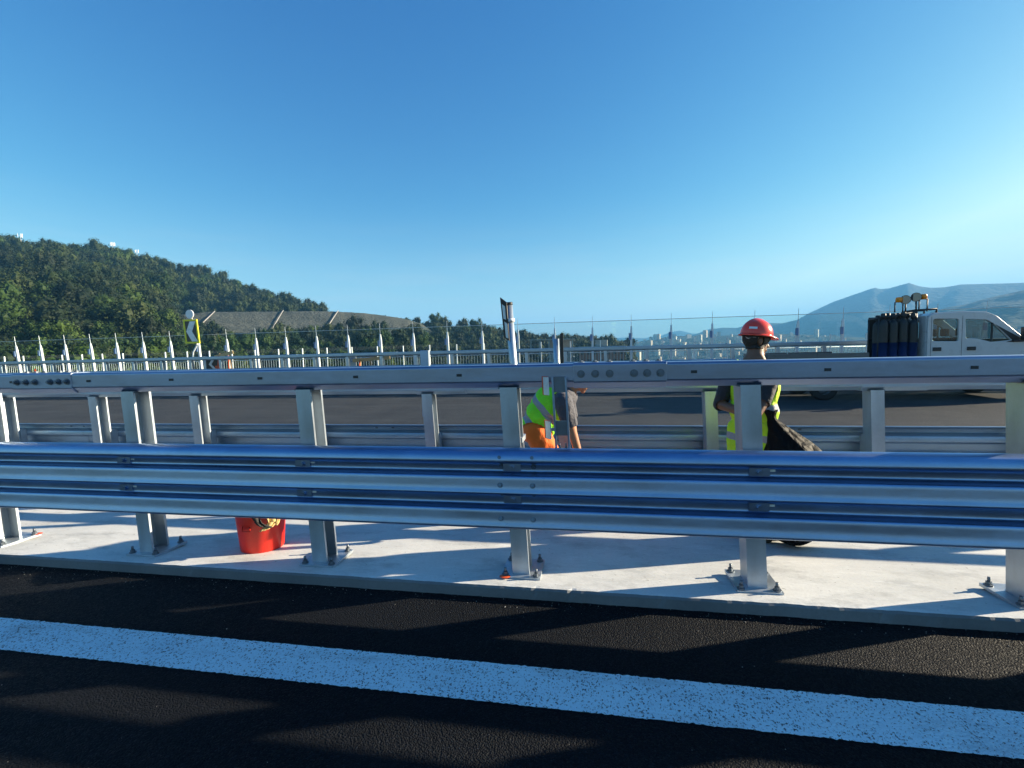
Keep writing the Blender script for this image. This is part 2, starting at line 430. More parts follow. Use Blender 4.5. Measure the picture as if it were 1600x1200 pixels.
# grit swept against the kerb
gr_ = random.Random(3); mb = MB()
for k in range(480):
    x = gr_.uniform(-6.5, 4.5); y = KY - abs(gr_.gauss(0, .07)) - .004 if k < 360 else gr_.uniform(1.0, KY); r_ = gr_.uniform(.0012, .0042) * (1.5 if gr_.random() < .08 else 1)
    z = max(0, (y - 2.36) / .585 * .052); c = Vector((x, y, z + r_ * .4)); vs_ = [c + Vector((gr_.uniform(.6, 1) * r_ * a, gr_.uniform(.6, 1) * r_ * b, gr_.uniform(.5, 1) * r_ * d)) for a, b, d in ((1, 0, 0), (-1, 0, 0), (0, 1, 0), (0, -1, 0), (0, 0, 1), (0, 0, -1))]
    mb.add(vs_, [(0, 2, 4), (2, 1, 4), (1, 3, 4), (3, 0, 4), (2, 0, 5), (1, 2, 5), (3, 1, 5), (0, 3, 5)])
tag(mb.build('gravel', 'raw_building'), 'loose pale grit lying along the foot of the kerb', 'grit', kind='stuff')
# walkway along the outer edge of the bridge, with its kerb
mb = MB(); mb.extrude_x([(17.66, -.3), (17.66, .10), (17.69, .12), (22.4, .12), (22.4, -1.2), (17.66, -1.2)], X0, X1)
structure('pavement', mb, 'concrete_edge')

# ------------------------------------------------------------------ guardrails
RAKE = -.045
WAVE = [(1.006, -.006), (1.016, .002), (1.015, .022), (1.003, .052), (.982, .073), (.955, .082), (.944, .083), (.936, .081), (.928, .05), (.918, .012), (.905, .004), (.866, .0), (.853, .008), (.846, .05), (.838, .065), (.80, .069), (.765, .073), (.742, .081), (.734, .083), (.726, .078), (.719, .045), (.708, .010), (.695, .003),
        (.648, .0), (.635, .008), (.628, .05), (.620, .065), (.582, .069), (.548, .073), (.522, .081), (.511, .083), (.501, .078), (.492, .05), (.480, .012), (.474, -.008), (.486, -.014)]
def wave_profile(y, dz, side):
    """three-ridge beam section from top to bottom, corners rounded by cutting"""
    p = [(d, z) for z, d in WAVE]
    for _ in range(2):
        q = [p[0]]
        for a, b in zip(p[:-1], p[1:]):
            q += [(a[0] * .75 + b[0] * .25, a[1] * .75 + b[1] * .25), (a[0] * .25 + b[0] * .75, a[1] * .25 + b[1] * .75)]
        p = q + [p[-1]]
    return [(y + side * d, z + dz) for d, z in p]
def thin(prof, t, side):
    out = []
    for k, (y, z) in enumerate(prof):
        a = prof[max(0, k - 1)]; b = prof[min(len(prof) - 1, k + 1)]
        ty, tz = b[0] - a[0], b[1] - a[1]; l = math.hypot(ty, tz) or 1
        out.append((y + side * tz / l * t, z - side * ty / l * t))
    return prof + out[::-1]

def bolt_mesh(mb, c, axis, r=.014, h=.012, stud=.0):
    a = Vector(axis).normalized(); c = Vector(c)
    mb.tube([c, c + a * h * .35], r * 1.5, 12, smooth=False)
    mb.tube([c + a * h * .35, c + a * h * 1.35], r, 6, smooth=False)
    if stud: mb.tube([c + a * h * 1.3, c + a * (h * 1.3 + stud)], r * .55, 8)

def channel_prof(w, d, t=.006, lip=.018):
    """open channel, web on -x, open towards +x; flanges at y=0 (front) and y=d"""
    return [(-w / 2, 0), (w / 2, 0), (w / 2, lip), (w / 2 - t, lip), (w / 2 - t, t), (-w / 2 + t, t), (-w / 2 + t, d - t), (w / 2 - t, d - t), (w / 2 - t, d - lip), (w / 2, d - lip), (w / 2, d), (-w / 2, d)]

def tube_prof(y0, z0, d=.15, h=.155, cut=.042, side=-1):
    z0 -= .007
    """top rail: flat front, cut lower corner, flat top; y0 is the front face"""
    s = -side
    return [(y0, z0 + cut), (y0, z0 + h - .012), (y0 + s * .012, z0 + h), (y0 + s * (d - .012), z0 + h), (y0 + s * d, z0 + h - .012), (y0 + s * d, z0 + cut), (y0 + s * (d - .04), z0), (y0 + s * .04, z0)]

def make_guardrail(name, label, group, side, yp, base_z, xs_post, beam_joints, tube_joints, dz, near, detail=True):
    """side -1: traffic face towards -y. dz shifts all heights. yp is the middle of the posts."""
    root = empty(name, (0, yp, 0)); tag(root, label, 'guardrail', group)
    gal = 'galvanised_steel' if near else 'galvanised_far'; gp = 'galvanised_post'
    pd = .15                                          # post depth
    z_top = 1.402 + dz
    # local y: 0 is the post middle
    yf = side * pd / 2
    # --- posts with plate and anchors
    pm = MB(); pr = channel_prof(.115, pd)
    if side > 0: pr = [(x, pd - y) for x, y in pr]
    pr = [(x, y - pd / 2) for x, y in pr]
    pm.extrude_z(pr, .0, z_top - .002 - base_z(yp), shear=(RAKE, 0)); post_me = pm.mesh('post', gp)
    bm_ = MB(); bm_.box((0, .02, .012), (.27, .29, .020)); plate_me = bm_.mesh('base_plate', gp)
    am = MB(); bolt_mesh(am, (0, 0, 0), (0, 0, 1), .016, .018, .028); anchor_me = am.mesh('anchor_bolt', 'bolt_zinc')
    sp = MB()                                         # spacer bracket behind the beam
    w0, w1 = .476 + dz, 1.012 + dz
    yb = yf + side * .080                             # back of beam
    sp.box((0, (yf + yb) / 2 + side * .004, (w0 + w1) / 2), (.10, abs(yb - yf) - .004, .40)); spacer_me = sp.mesh('spacer', gp)
    cp = MB(); cp.box((0, 0, 0), (.14, .13, .010)); 
    bolt_mesh(cp, (.045, yf * .75, -.006), (0, 0, -1), .012, .012, .012); cap_me = cp.mesh('saddle', 'bolt_zinc')
    wm = MB(); wm.box((0, yb + side * .009, 0), (.115, .010, .05)); bolt_mesh(wm, (0, yb + side * .014, 0), (0, side, 0), .014, .013)
    wash_me = wm.mesh('clamp_plate', gal)
    b1 = MB(); bolt_mesh(b1, (0, 0, 0), (0, side, .35), .012, .010); b1 = b1.mesh('bolt', 'bolt_zinc')
    b2 = MB(); bolt_mesh(b2, (0, 0, 0), (0, side, -.35), .012, .010); b2 = b2.mesh('bolt', 'bolt_zinc')
    b3 = MB(); bolt_mesh(b3, (0, 0, 0), (0, side, 0), .017, .014, .01); b3 = b3.mesh('bolt', 'bolt_zinc')
    b4 = MB(); bolt_mesh(b4, (0, 0, 0), (0, 0, 1), .015, .010); b4 = b4.mesh('bolt', 'bolt_zinc')
    hb = MB(); hb.box((0, 0, 0), (.036, .003, .018)); hole_me = hb.mesh('slot_hole', 'dark_opening')
    sb = MB(); sb.box((0, 0, 0), (.075, .005, .014)); slot_me = sb.mesh('lit_slot_plate', 'reflector_white')
    def part(nm, me, par, loc):
        q = link(bpy.data.objects.new(nm, me), par); q.location = loc; return q
    for x in xs_post:
        p = link(bpy.data.objects.new('post', post_me), root); p.location = (x, 0, base_z(yp))
        if not detail: continue
        q = link(bpy.data.objects.new('base_plate', plate_me), p)
        for (ax, ay) in ((-.105, -.095), (.105, -.095), (-.105, .135), (.105, .135)):
            q = link(bpy.data.objects.new('anchor_bolt', anchor_me), p); q.location = (ax, ay, .022); q.rotation_euler = (rng.uniform(-.06, .06), rng.uniform(-.06, .06), rng.uniform(0, 1))
        hz = (w0 + w1) / 2 - base_z(yp)
        q = link(bpy.data.objects.new('spacer', spacer_me), p); q.location = (RAKE * hz, 0, -base_z(yp))
        for k in (1, 2):
            part('clamp_plate', wash_me, p, (RAKE * hz, 0, (.672, .885)[k - 1] + dz - base_z(yp)))
        q = link(bpy.data.objects.new('saddle', cap_me), p); q.location = (RAKE * (z_top - base_z(yp)), 0, z_top - base_z(yp) - .006)
    # --- beams, overlapping by 30 cm at each joint
    wp = wave_profile(yb, dz, side)
    for k in range(len(beam_joints) - 1):
        a, b = beam_joints[k], beam_joints[k + 1]
        off = side * .0035 * (k % 2)
        mbb = MB(); pf = [(y + off, z) for y, z in wp]
        mbb.extrude_x(thin(pf, .003, side), a - .16, b + .16, smooth=True, seg=24, caps=False)
        be = mbb.build('wave_beam', gal, root)
        if b < beam_joints[-1] and detail:
            for sx in (-.12, .09):
                for kk in range(3):
                    zc = (.565, .785, .965)[kk] + dz
                    part('bolt', b1, be, (b + sx, yb + side * (.074 if kk < 2 else .075), zc)); part('bolt', b2, be, (b + sx, yb + side * (.006 if kk else .004), zc - .075))
        if near:
            xm = (a + b) / 2 - .75                    # white plates painted as light through valley slots, halfway between the posts
            for x in (xm, xm + 1.5):
                for kk in (1, 2):
                    part('lit_slot_plate', slot_me, be, (x, yb + side * .0045, (.672, .885)[kk - 1] + dz + .010))
    # --- top rail
    y0 = side * .085
    for k in range(len(tube_joints) - 1):
        a, b = tube_joints[k], tube_joints[k + 1]
        tm = MB(); tm.extrude_x(tube_prof(y0, z_top, side=side), a + .003, b - .003, seg=1)
        hm = tm.build('top_rail', 'galvanised_tube' if near else gal, root, bevel=.006)
        if detail:
            for x in np.arange(a + .45, b - .3, .75): part('slot_hole', hole_me, hm, (x, y0 + side * .002, z_top + .085))
        if k < len(tube_joints) - 2:
            sv = MB(); pr2 = tube_prof(y0 + side * .006, z_top - .006, d=.162, h=.167, side=side)
            sv.extrude_x(pr2, b - .29, b + .29)
            sl_ = sv.build('splice_sleeve', 'galvanised_tube' if near else gal, root, bevel=.005)
            for x in (-.24, -.15, -.06, .09, .17, .25) if detail else ():
                part('bolt', b3, sl_, (b + x, y0 + side * .006, z_top + .082)); part('bolt', b4, sl_, (b + x, y0 - side * .07, z_top + .154))
    return root

def red_mark(parent, x, y, z):
    mb = MB(); mb.lathe([(0, .004), (.022, .003), (.03, 0)], (x, y, z), 12, sx=1.3); return mb.build('paint_mark', 'orange_red', parent)
near_x = [-3.5126 + 1.5 * k for k in range(-3, 7)]
g_near = make_guardrail('guardrail', 'large galvanised steel guardrail nearest the camera, standing on the kerb edge', None, -1, 3.153, median_z, near_x,
               [-9.49, -4.99, -.49, 4.01, 8.51], [-8.85, -4.35, .15, 4.65, 9.15], 0., True)
for pst in [c for c in g_near.children if c.name.startswith('post')]:
    if abs(pst.location.x + .5126) < .1: red_mark(pst, -.105, -.118, .022)
    if abs(pst.location.x + 5.0126) < .1: red_mark(pst, -.12, -.10, .022); red_mark(pst, .12, .15, .022)
sec_x = [-6.3035 + 1.5 * k for k in range(-3, 9)]
make_guardrail('guardrail', 'second galvanised guardrail across the concrete median, seen from its back', None, 1, 5.09, median_z, sec_x,
               [-11.5, -7.0, -2.5, 2.0, 6.5, 11.], [-10.7, -6.2, -1.7, 2.8, 7.3, 11.8], -.225, False)
far_x = [-14.56 + 1.5 * k for k in range(-13, 24)]
make_guardrail('guardrail', 'far guardrail along the outer edge of the opposite carriageway below the glass screen', None, -1, 18.25, lambda y: .12, far_x,
               [-36 + 4.5 * k for k in range(0, 13)], [-35.2 + 4.5 * k for k in range(0, 13)], .075, False, False)

# ------------------------------------------------------------------ glass wind screen on the far edge
FY, LEAN = 19.33, -.06
gf = empty('glass_screen', (0, FY, .12)); tag(gf, 'clear glass wind screen on tapered white posts along the far bridge edge', 'glass screen')
pm = MB()
def slab(mb, w0, w1, t0, t1, z0, z1, mi=0):
    a = [(-w0 / 2, -t0 / 2), (w0 / 2, -t0 / 2), (w0 / 2, t0 / 2), (-w0 / 2, t0 / 2)]
    b = [(-w1 / 2, -t1 / 2), (w1 / 2, -t1 / 2), (w1 / 2, t1 / 2), (-w1 / 2, t1 / 2)]
    mb.add([(x, y + LEAN * z0, z0) for x, y in a] + [(x, y + LEAN * z1, z1) for x, y in b], [(3, 2, 1, 0), (4, 5, 6, 7), (0, 1, 5, 4), (1, 2, 6, 5), (2, 3, 7, 6), (3, 0, 4, 7)], mi)
slab(pm, .095, .08, .12, .09, 0, 2.05); slab(pm, .08, .05, .09, .05, 2.05, 2.28); post_me = pm.mesh('post', 'white_steel')
sm = MB(); slab(sm, .020, .010, .02, .010, 2.27, 2.74); spike_me = sm.mesh('spike', 'galvanised_post')
cm = MB(); cm.box((-.055, LEAN * 1.85 - .075, 1.88), (.09, .06, .26)); clamp_me = cm.mesh('clamp', 'blue_grey_clamp')
gm = MB(); slab(gm, 1.44, 1.44, .016, .016, .18, 2.50); pane_me = gm.mesh('glass_pane', 'screen_glass')
rm = MB(); slab(rm, 1.5, 1.5, .022, .022, 2.501, 2.52); rail_me = rm.mesh('edge_trim', 'galvanised_post')
for k in range(-4, 34):
    x = -28.59 + 1.5 * k
    p = link(bpy.data.objects.new('post', post_me), gf); p.location = (x, 0, 0)
    link(bpy.data.objects.new('spike', spike_me), p); link(bpy.data.objects.new('clamp', clamp_me), p)
    g = link(bpy.data.objects.new('glass_pane', pane_me), gf); g.location = (x + .75, 0, 0)
    link(bpy.data.objects.new('edge_trim', rail_me), g)

# outer footway parapet beyond the glass
pp = empty('parapet', (0, 22.2, .12)); tag(pp, 'thin white post parapet on the outermost bridge edge behind the glass screen', 'railing')
pm = MB(); pm.box((0, 0, .9), (.045, .06, 1.8)); pme = pm.mesh('post', 'white_steel')
for k in range(-3, 42):
    o = link(bpy.data.objects.new('post', pme), pp); o.location = (-34 + 1.37 * k, 0, 0)
for z in (1.25, .35):
    mb = MB(); mb.tube([(-38, 0, z), (23, 0, z)], .018, 8); mb.build('handrail', 'galvanised_post', pp)
mb = MB()
for x in np.arange(-34, 22, .14): mb.box((x, 0, .8), (.012, .012, .88))
tag(mb.build('baluster', 'galvanised_post', pp), kind='stuff')
#@PART2
# ------------------------------------------------------------------ land
def interp(x, pts):
    return float(np.interp(x, [p[0] for p in pts], [p[1] for p in pts]))
def fbm(x, y, z=0, o=5):
    return noise.fractal((x, y, z), 1., 2., o)
def sstep(a, b, x):
    t = min(1, max(0, (x - a) / (b - a))); return t * t * (3 - 2 * t)
def polar_sheet(azs, rs, hf):
    mb = MB(); na, nr = len(azs), len(rs)
    vs_ = [(r * math.sin(R(a)), r * math.cos(R(a)), hf(a, r)) for a in azs for r in rs]
    fs = [(i * nr + k, i * nr + k + 1, (i + 1) * nr + k + 1, (i + 1) * nr + k) for i in range(na - 1) for k in range(nr - 1)]
    mb.add(vs_, fs, 0, True); return mb

GZ = -46.
# valley floor, one sheet to the horizon
mb = MB(); rr = [0, 40, 120, 300, 700, 1500, 3000, 6000, 12000, 22000]; na = 72
vv = [(0, 0, GZ)]; ff = []
for i, r in enumerate(rr[1:]):
    for k in range(na):
        a = 2 * math.pi * k / na; vv.append((r * math.cos(a), r * math.sin(a), GZ - r * .0015))
for k in range(na): ff.append((0, 1 + k, 1 + (k + 1) % na))
for i in range(len(rr) - 2):
    for k in range(na):
        a_ = 1 + i * na + k; b_ = 1 + i * na + (k + 1) % na; ff.append((a_, b_, b_ + na, a_ + na))
mb.add(vv, ff, 0, True); structure('ground', mb, 'valley_ground')

# wooded hill at the end of the bridge: crest angle seen from the deck (degrees), trees come on top
CREST = [(-100, 8.0), (-75, 9.0), (-60, 8.9), (-56, 8.8), (-52, 8.9), (-47, 8.3), (-43, 7.6), (-39, 6.5), (-35, 4.8), (-32, 4.1), (-30, 3.9), (-25, 3.3), (-20.5, 2.2), (-17, 1.9), (-13, 1.9), (-10, .9), (-6, .3), (2, .1), (4.5, -1.5), (8, -6), (12, -9)]
RC = [(-100, 300), (-56, 330), (-40, 330), (-30, 300), (-20, 270), (-10, 260), (12, 260)]
def hill_h(az, r):
    rc = interp(az, RC); top = EYE + rc * math.tan(R(interp(az, CREST) - .35))
    r0 = 70.; zb = interp(az, [(-100, -3), (-40, -6), (-20, -9), (0, -14), (12, -40)])
    t = (r - r0) / (rc - r0)
    if t <= 0: h = zb - 14 * min(1, -t * 3)
    elif t <= 1: h = zb + (top - zb) * (t ** 1.15)
    else: h = top - (r - rc) * interp(az, [(-100, .12), (-30, .10), (0, .25), (12, .3)])
    b = sstep(-47, -43, az) * (1 - sstep(-21, -17, az))       # cut back where the stone-faced embankment stands
    if b > 0:
        if r < 190: h2 = -9 + 15 * max(-.6, (r - 70) / 120)
        elif r < 250: h2 = 6 + 9 * (r - 190) / 60
        elif r < rc: h2 = 15 + (top - 15) * ((r - 250) / (rc - 250)) ** .9
        else: h2 = h
        h = h * (1 - b) + h2 * b
    x, y = r * math.sin(R(az)), r * math.cos(R(az))
    h += 2.2 * fbm(x * .018, y * .018, 3.1, 4) * sstep(r0, r0 + 60, r) * (1 - .6 * sstep(.8, 1, t))
    return max(h, GZ - 3)
azs = list(np.arange(-100, 12.1, .8)); rs = list(np.concatenate([np.arange(36, 400, 7.), np.arange(400, 900, 45)]))
structure('hill', polar_sheet(azs, rs, hill_h), 'hill_soil')

# grey stone-faced embankment on the flank of the hill, ribs between its faces
EMT = [(-44.5, 4.1), (-42.4, 4.42), (-38, 4.52), (-34, 4.62), (-30.3, 4.62), (-27, 4.42), (-24.8, 4.14), (-22.5, 3.75), (-20.6, 3.15), (-19.3, 2.2)]
mb = MB(); ea = np.arange(-45.5, -19.2, .35); vv = []
for a in ea:
    rt, rb = 224., 196.; j = .35 * fbm(a * 2.1, 4., 0, 3)
    zt = EYE + rt * math.tan(R(interp(a, EMT))) + j * .5
    zb_ = min(zt - 2, EYE + rb * math.tan(R(interp(a, [(-46, 2.6), (-30, 1.9), (-19, .6)]))))
    for q in range(9):
        u = q / 8; r = rb + (rt - rb) * u
        vv.append((r * math.sin(R(a)), r * math.cos(R(a)), zb_ + (zt - zb_) * u + (.35 * fbm(a * 3, u * 6, 1, 3) if 0 < q < 8 else 0)))
    r = 262; vv.append((r * math.sin(R(a)), r * math.cos(R(a)), zt - 1.5))
    r = 190; 
n = 10
mb.add(vv, [(i * n + k, i * n + k + 1, (i + 1) * n + k + 1, (i + 1) * n + k) for i in range(len(ea) - 1) for k in range(n - 1)], 0, True)
emb = structure('embankment', mb, 'grey_embankment')
for a in (-43.2, -36.6, -31.3):
    p0 = Vector(vv[int((a + 45.5) / .35) * n]); p1 = Vector(vv[int((a + 45.5 + (1.6)) / .35) * n + 8])
    rb_ = MB(); d = (p1 - p0).normalized(); rb_.tube([p0 + Vector((0, -.3, .5)), p1 + Vector((0, -.3, .3))], .2, 6); rb_.build('rib', 'raw_building', emb)

# mountains beyond the valley
def ridge(name, crest, rc, r0, r1, zb, amp, mat='mountain_cover', a0=None, a1=None, st=.35):
    azs = list(np.arange(a0, a1 + .01, st)); rs = list(np.linspace(r0, r1, 34))
    def hf(a, r):
        top = EYE + rc * math.tan(R(interp(a, crest)))
        t = (r - r0) / (rc - r0); x, y = r * math.sin(R(a)), r * math.cos(R(a))
        s = 1 / rc * 9
        gul = fbm(x * s, y * s, rc, 6)
        if t <= 1: h = zb + (top - zb) * (t ** 1.3) + amp * gul * math.sin(math.pi * min(1, t)) 
        else: h = top - (r - rc) * .35
        return max(h, GZ - 30)
    structure(name, polar_sheet(azs, rs, hf), mat)
    return hf
ridge('mountain', [(-30, .5), (0, .7), (3.4, .95), (5.5, .78), (7.5, 1.0), (8.7, 1.45), (9.6, 1.55), (11, 1.15), (13, 1.2), (40, 1.2)], 3700, 2300, 4200, GZ - 10, 35, a0=-30, a1=30)
ridge('mountain', [(6, .1), (9, .5), (11.4, 1.15), (12.6, 1.62), (14.05, 1.74), (15.5, 1.66), (16.4, 1.95), (18.2, 2.1), (19.6, 1.95), (21, 2.25), (22, 2.85), (24, 3.88), (25.6, 4.45), (27.0, 4.92), (27.25, 5.05), (27.6, 4.85), (28.3, 4.82), (29.2, 5.05), (29.8, 5.2), (30.6, 4.78), (31.4, 4.58), (32.3, 4.55), (33.3, 4.68), (35, 4.55), (37, 4.4), (42, 4.5), (50, 4.2), (65, 3.2), (90, 2.5)], 2600, 1500, 3100, GZ - 10, 28, a0=6, a1=90)
ridge('mountain', [(25, -.6), (28, .6), (30, 1.75), (32.4, 2.62), (33.6, 2.78), (34.9, 3.2), (37, 3.65), (42, 4.4), (50, 4.6), (70, 3.5), (90, 2.5)], 1500, 700, 1900, GZ - 8, 26, a0=25, a1=90)
town_h = ridge('hillside', [(-12, -.2), (0, .1), (5, .45), (7, .75), (9, 1.02), (10.5, .95), (12.5, .8), (15, .9), (18, 1.0), (22, .7), (27, .2), (33, -.6)], 1350, 480, 1600, GZ - 4, 9, a0=-12, a1=33)

# ------------------------------------------------------------------ trees
def crown_mesh(name, seed, H, W, mat, quads=1500, lobes=17, leaf=.44):
    rg = random.Random(seed); mb = MB(); L = []
    for k in range(lobes):
        a = rg.uniform(0, 6.283); u = rg.random(); rr_ = W * .5 * math.sqrt(rg.random()) * (1 - .5 * abs(u - .4))
        L.append((Vector((rr_ * math.cos(a), rr_ * math.sin(a), H * (.30 + .58 * u))), W * rg.uniform(.17, .29)))
    L.append((Vector((0, 0, H * .55)), W * .30))
    for c, r in L:                                   # rough dark inner body of each lobe
        ico = [(Vector((math.cos(t_) * math.cos(p_), math.sin(t_) * math.cos(p_), math.sin(p_)))) for p_ in (-.9, 0, .9) for t_ in np.arange(0, 6.28, 6.2832 / 6)]
        pts = [c + v_ * r * .58 * rg.uniform(.8, 1.15) for v_ in ico] + [c + Vector((0, 0, -r * .75)), c + Vector((0, 0, r * .75))]
        fs = []
        for i in range(2):
            for k in range(6): fs.append((i * 6 + k, i * 6 + (k + 1) % 6, (i + 1) * 6 + (k + 1) % 6, (i + 1) * 6 + k))
        for k in range(6): fs.append((18, (k + 1) % 6, k)); fs.append((19, 12 + k, 12 + (k + 1) % 6))
        mb.add(pts, fs)
    tot = sum(r * r for _, r in L)
    for c, r in L:
        for q in range(int(quads * r * r / tot)):
            d = Vector((rg.gauss(0, 1), rg.gauss(0, 1), rg.gauss(.15, 1))).normalized()
            p = c + d * r * rg.uniform(.72, 1.16)
            nrm = (d + Vector((rg.gauss(0, .5), rg.gauss(0, .5), rg.gauss(.2, .5)))).normalized()
            t1 = nrm.orthogonal().normalized(); t1 = Quaternion(nrm, rg.uniform(0, 6.28)) @ t1; t2 = nrm.cross(t1)
            s = leaf * rg.uniform(.55, 1.25)
            mb.add([p + t1 * s * .5, p + t2 * s * .33 + nrm * .1 * s, p - t1 * s * .5, p - t2 * s * .33 + nrm * .08 * s], [(0, 1, 2, 3)])
    me = bpy.data.meshes.new(name); me.from_pydata(mb.v, [], mb.f); me.materials.append(M(mat)); me.update(); return me
def trunk_mesh(name, seed, H, W):
    rg = random.Random(seed); mb = MB()
    mb.tube([(0, 0, -1.5), (0, 0, 0), (.05 * W * rg.uniform(-1, 1), .05 * W * rg.uniform(-1, 1), H * .35), (.06 * W, 0, H * .65)], [.035 * H, .028 * H, .02 * H, .008 * H], 7)
    for k in range(6):
        a = rg.uniform(0, 6.28); z = H * rg.uniform(.22, .5)
        mb.tube([(0, 0, z), (W * .18 * math.cos(a), W * .18 * math.sin(a), z + H * .14), (W * .34 * math.cos(a), W * .34 * math.sin(a), z + H * .24)], [.012 * H, .008 * H, .003 * H], 5)
    return mb.mesh(name, 'bark')
TREES = []
for k, (H, W, mt) in enumerate(((8.5, 7.0, 'leaves_dark'), (10, 6.4, 'leaves_dark'), (7, 7.6, 'leaves_dark'), (9, 6, 'leaves_bright'), (6.2, 6.2, 'leaves_bright'))):
    TREES.append((crown_mesh('crown', 40 + k, H, W, mt), trunk_mesh('trunk', 80 + k, H, W)))
BUSH = [crown_mesh('crown', 60 + k, 3., 3.6, mt, 300, 8, .42) for k, mt in enumerate(('leaves_bright', 'leaves_dark'))]

def visible_spot(az, r, x, y):
    return True
cand = []
tries = 0
grid = {}
def free(x, y, d):
    gx, gy = int(x // 6), int(y // 6)
    for i in range(gx - 1, gx + 2):
        for j in range(gy - 1, gy + 2):
            for (a, b) in grid.get((i, j), ()):
                if (a - x) ** 2 + (b - y) ** 2 < d * d: return False
    return True
tr = random.Random(5)
while tries < 26000:
    tries += 1
    az = tr.uniform(-72, 4.2); r = math.sqrt(tr.uniform(70 ** 2, 345 ** 2))
    rc = interp(az, RC)
    if r > rc + 14: continue
    if -45.5 < az < -19 and 180 < r < 252: continue            # embankment
    if -31.5 < az < -19 and r > 225 : continue
    if -31 < az < -12.5 and r < 120 and tr.random() < .5: continue
    if -6.5 < az < 1.5 and r < 205: continue                    # the houses stand here
    x, y = r * math.sin(R(az)), r * math.cos(R(az))
    if not free(x, y, 4.3): continue
    grid.setdefault((int(x // 6), int(y // 6)), []).append((x, y)); cand.append((az, r, x, y, hill_h(az, r)))
# the trees that show largest: on the crest line and on the near slopes inside the view
def rank(c):
    az, r, x, y, z = c; rc = interp(az, RC)
    inside = -57.5 < az < 5
    return (0 if inside else 1, min(abs(r - rc) * .9, abs(r - 95) * 1.6) + tr.uniform(0, 70))
cand.sort(key=rank)
GL = [((-100, -47), 'the high wooded hill', 'trees of the wooded hill'), ((-47, -30), 'the hill shoulder around the grey embankment', 'trees of the hill shoulder'),
      ((-30, -12), 'the low slope right of the embankment', 'trees of the low slope'), ((-12, 10), 'the clump behind the unfinished house', 'trees behind the unfinished house')]
LOOK = ['dark round tree', 'tall dark tree', 'low broad dark tree', 'bright green tree', 'low bright green tree']
def where(az, r):
    d = r - interp(az, RC)
    return 'on the skyline of' if d > -14 else 'high up on' if d > -70 else 'halfway up' if d > -140 else 'at the foot of'
stuff_pts = []
def tree_var(az, r):
    if az > -14: return tr.choice((0, 1, 0, 2))
    if r < 150: return tr.choice((3, 4, 3, 2, 0))
    return tr.choice((0, 1, 2, 0, 1, 3))
cnt = 0
for k, (az, r, x, y, z) in enumerate(cand):
    v = tree_var(az, r); sc = tr.choice((tr.uniform(.55, .85), tr.uniform(.8, 1.15), tr.uniform(1.05, 1.45))) * (.72 if az > -46 and r < 200 else 1) * (.8 if az > -20 else 1) * (.75 if r < 110 else 1)
    rz = tr.uniform(0, 6.28)
    if cnt < 290 and -57.5 < az < 5:
        cnt += 1
        t = empty('tree', (x, y, z - .3), rz); t.scale = (sc, sc, sc * tr.uniform(.9, 1.15))
        for (lo, hi), lb, gr in GL:
            if lo <= az < hi: tag(t, '%s %s %s' % (LOOK[v], where(az, r), lb), 'tree', gr)
        link(bpy.data.objects.new('crown', TREES[v][0]), t); link(bpy.data.objects.new('trunk', TREES[v][1]), t)
    else: stuff_pts.append((x, y, z - .3, rz, sc, v))
# understorey bushes fill the gaps between the trees
for k in range(2600):
    az = tr.uniform(-70, 4); r = math.sqrt(tr.uniform(55 ** 2, 335 ** 2))
    if r > interp(az, RC) + 4: continue
    if -45.5 < az < -19 and 188 < r < 240:
        if tr.random() > .04 or r > 215: continue
    if -6.5 < az < 1.5 and r < 200: continue
    if r < 130 and az > -40 and tr.random() < .35: continue
    x, y = r * math.sin(R(az)), r * math.cos(R(az)); stuff_pts.append((x, y, hill_h(az, r) - .4, tr.uniform(0, 6.28), tr.uniform(.6, 1.5), 5 + (tr.random() < .6)))
# the uncounted rest of the wood: one object, instanced on points
src = [t_[0] for t_ in TREES] + BUSH
fm = bpy.data.meshes.new('forest'); fm.from_pydata([p[:3] for p in stuff_pts], [], [])
for nm, tp, col_ in (('rz', 'FLOAT', 3), ('sc', 'FLOAT', 4), ('vid', 'INT', 5)):
    at = fm.attributes.new(nm, tp, 'POINT'); at.data.foreach_set('value', [p[col_] for p in stuff_pts])
fo = link(bpy.data.objects.new('forest', fm)); tag(fo, 'dense green wood and undergrowth covering the hillside', 'wood', kind='stuff')
ng = bpy.data.node_groups.new('scatter_wood', 'GeometryNodeTree')
ng.interface.new_socket('Geometry', in_out='INPUT', socket_type='NodeSocketGeometry'); ng.interface.new_socket('Geometry', in_out='OUTPUT', socket_type='NodeSocketGeometry')
gi = ng.nodes.new('NodeGroupInput'); go = ng.nodes.new('NodeGroupOutput')
join = ng.nodes.new('GeometryNodeJoinGeometry')
def attr(nm, tp):
    a = ng.nodes.new('GeometryNodeInputNamedAttribute'); a.data_type = tp; a.inputs['Name'].default_value = nm; return a.outputs['Attribute']
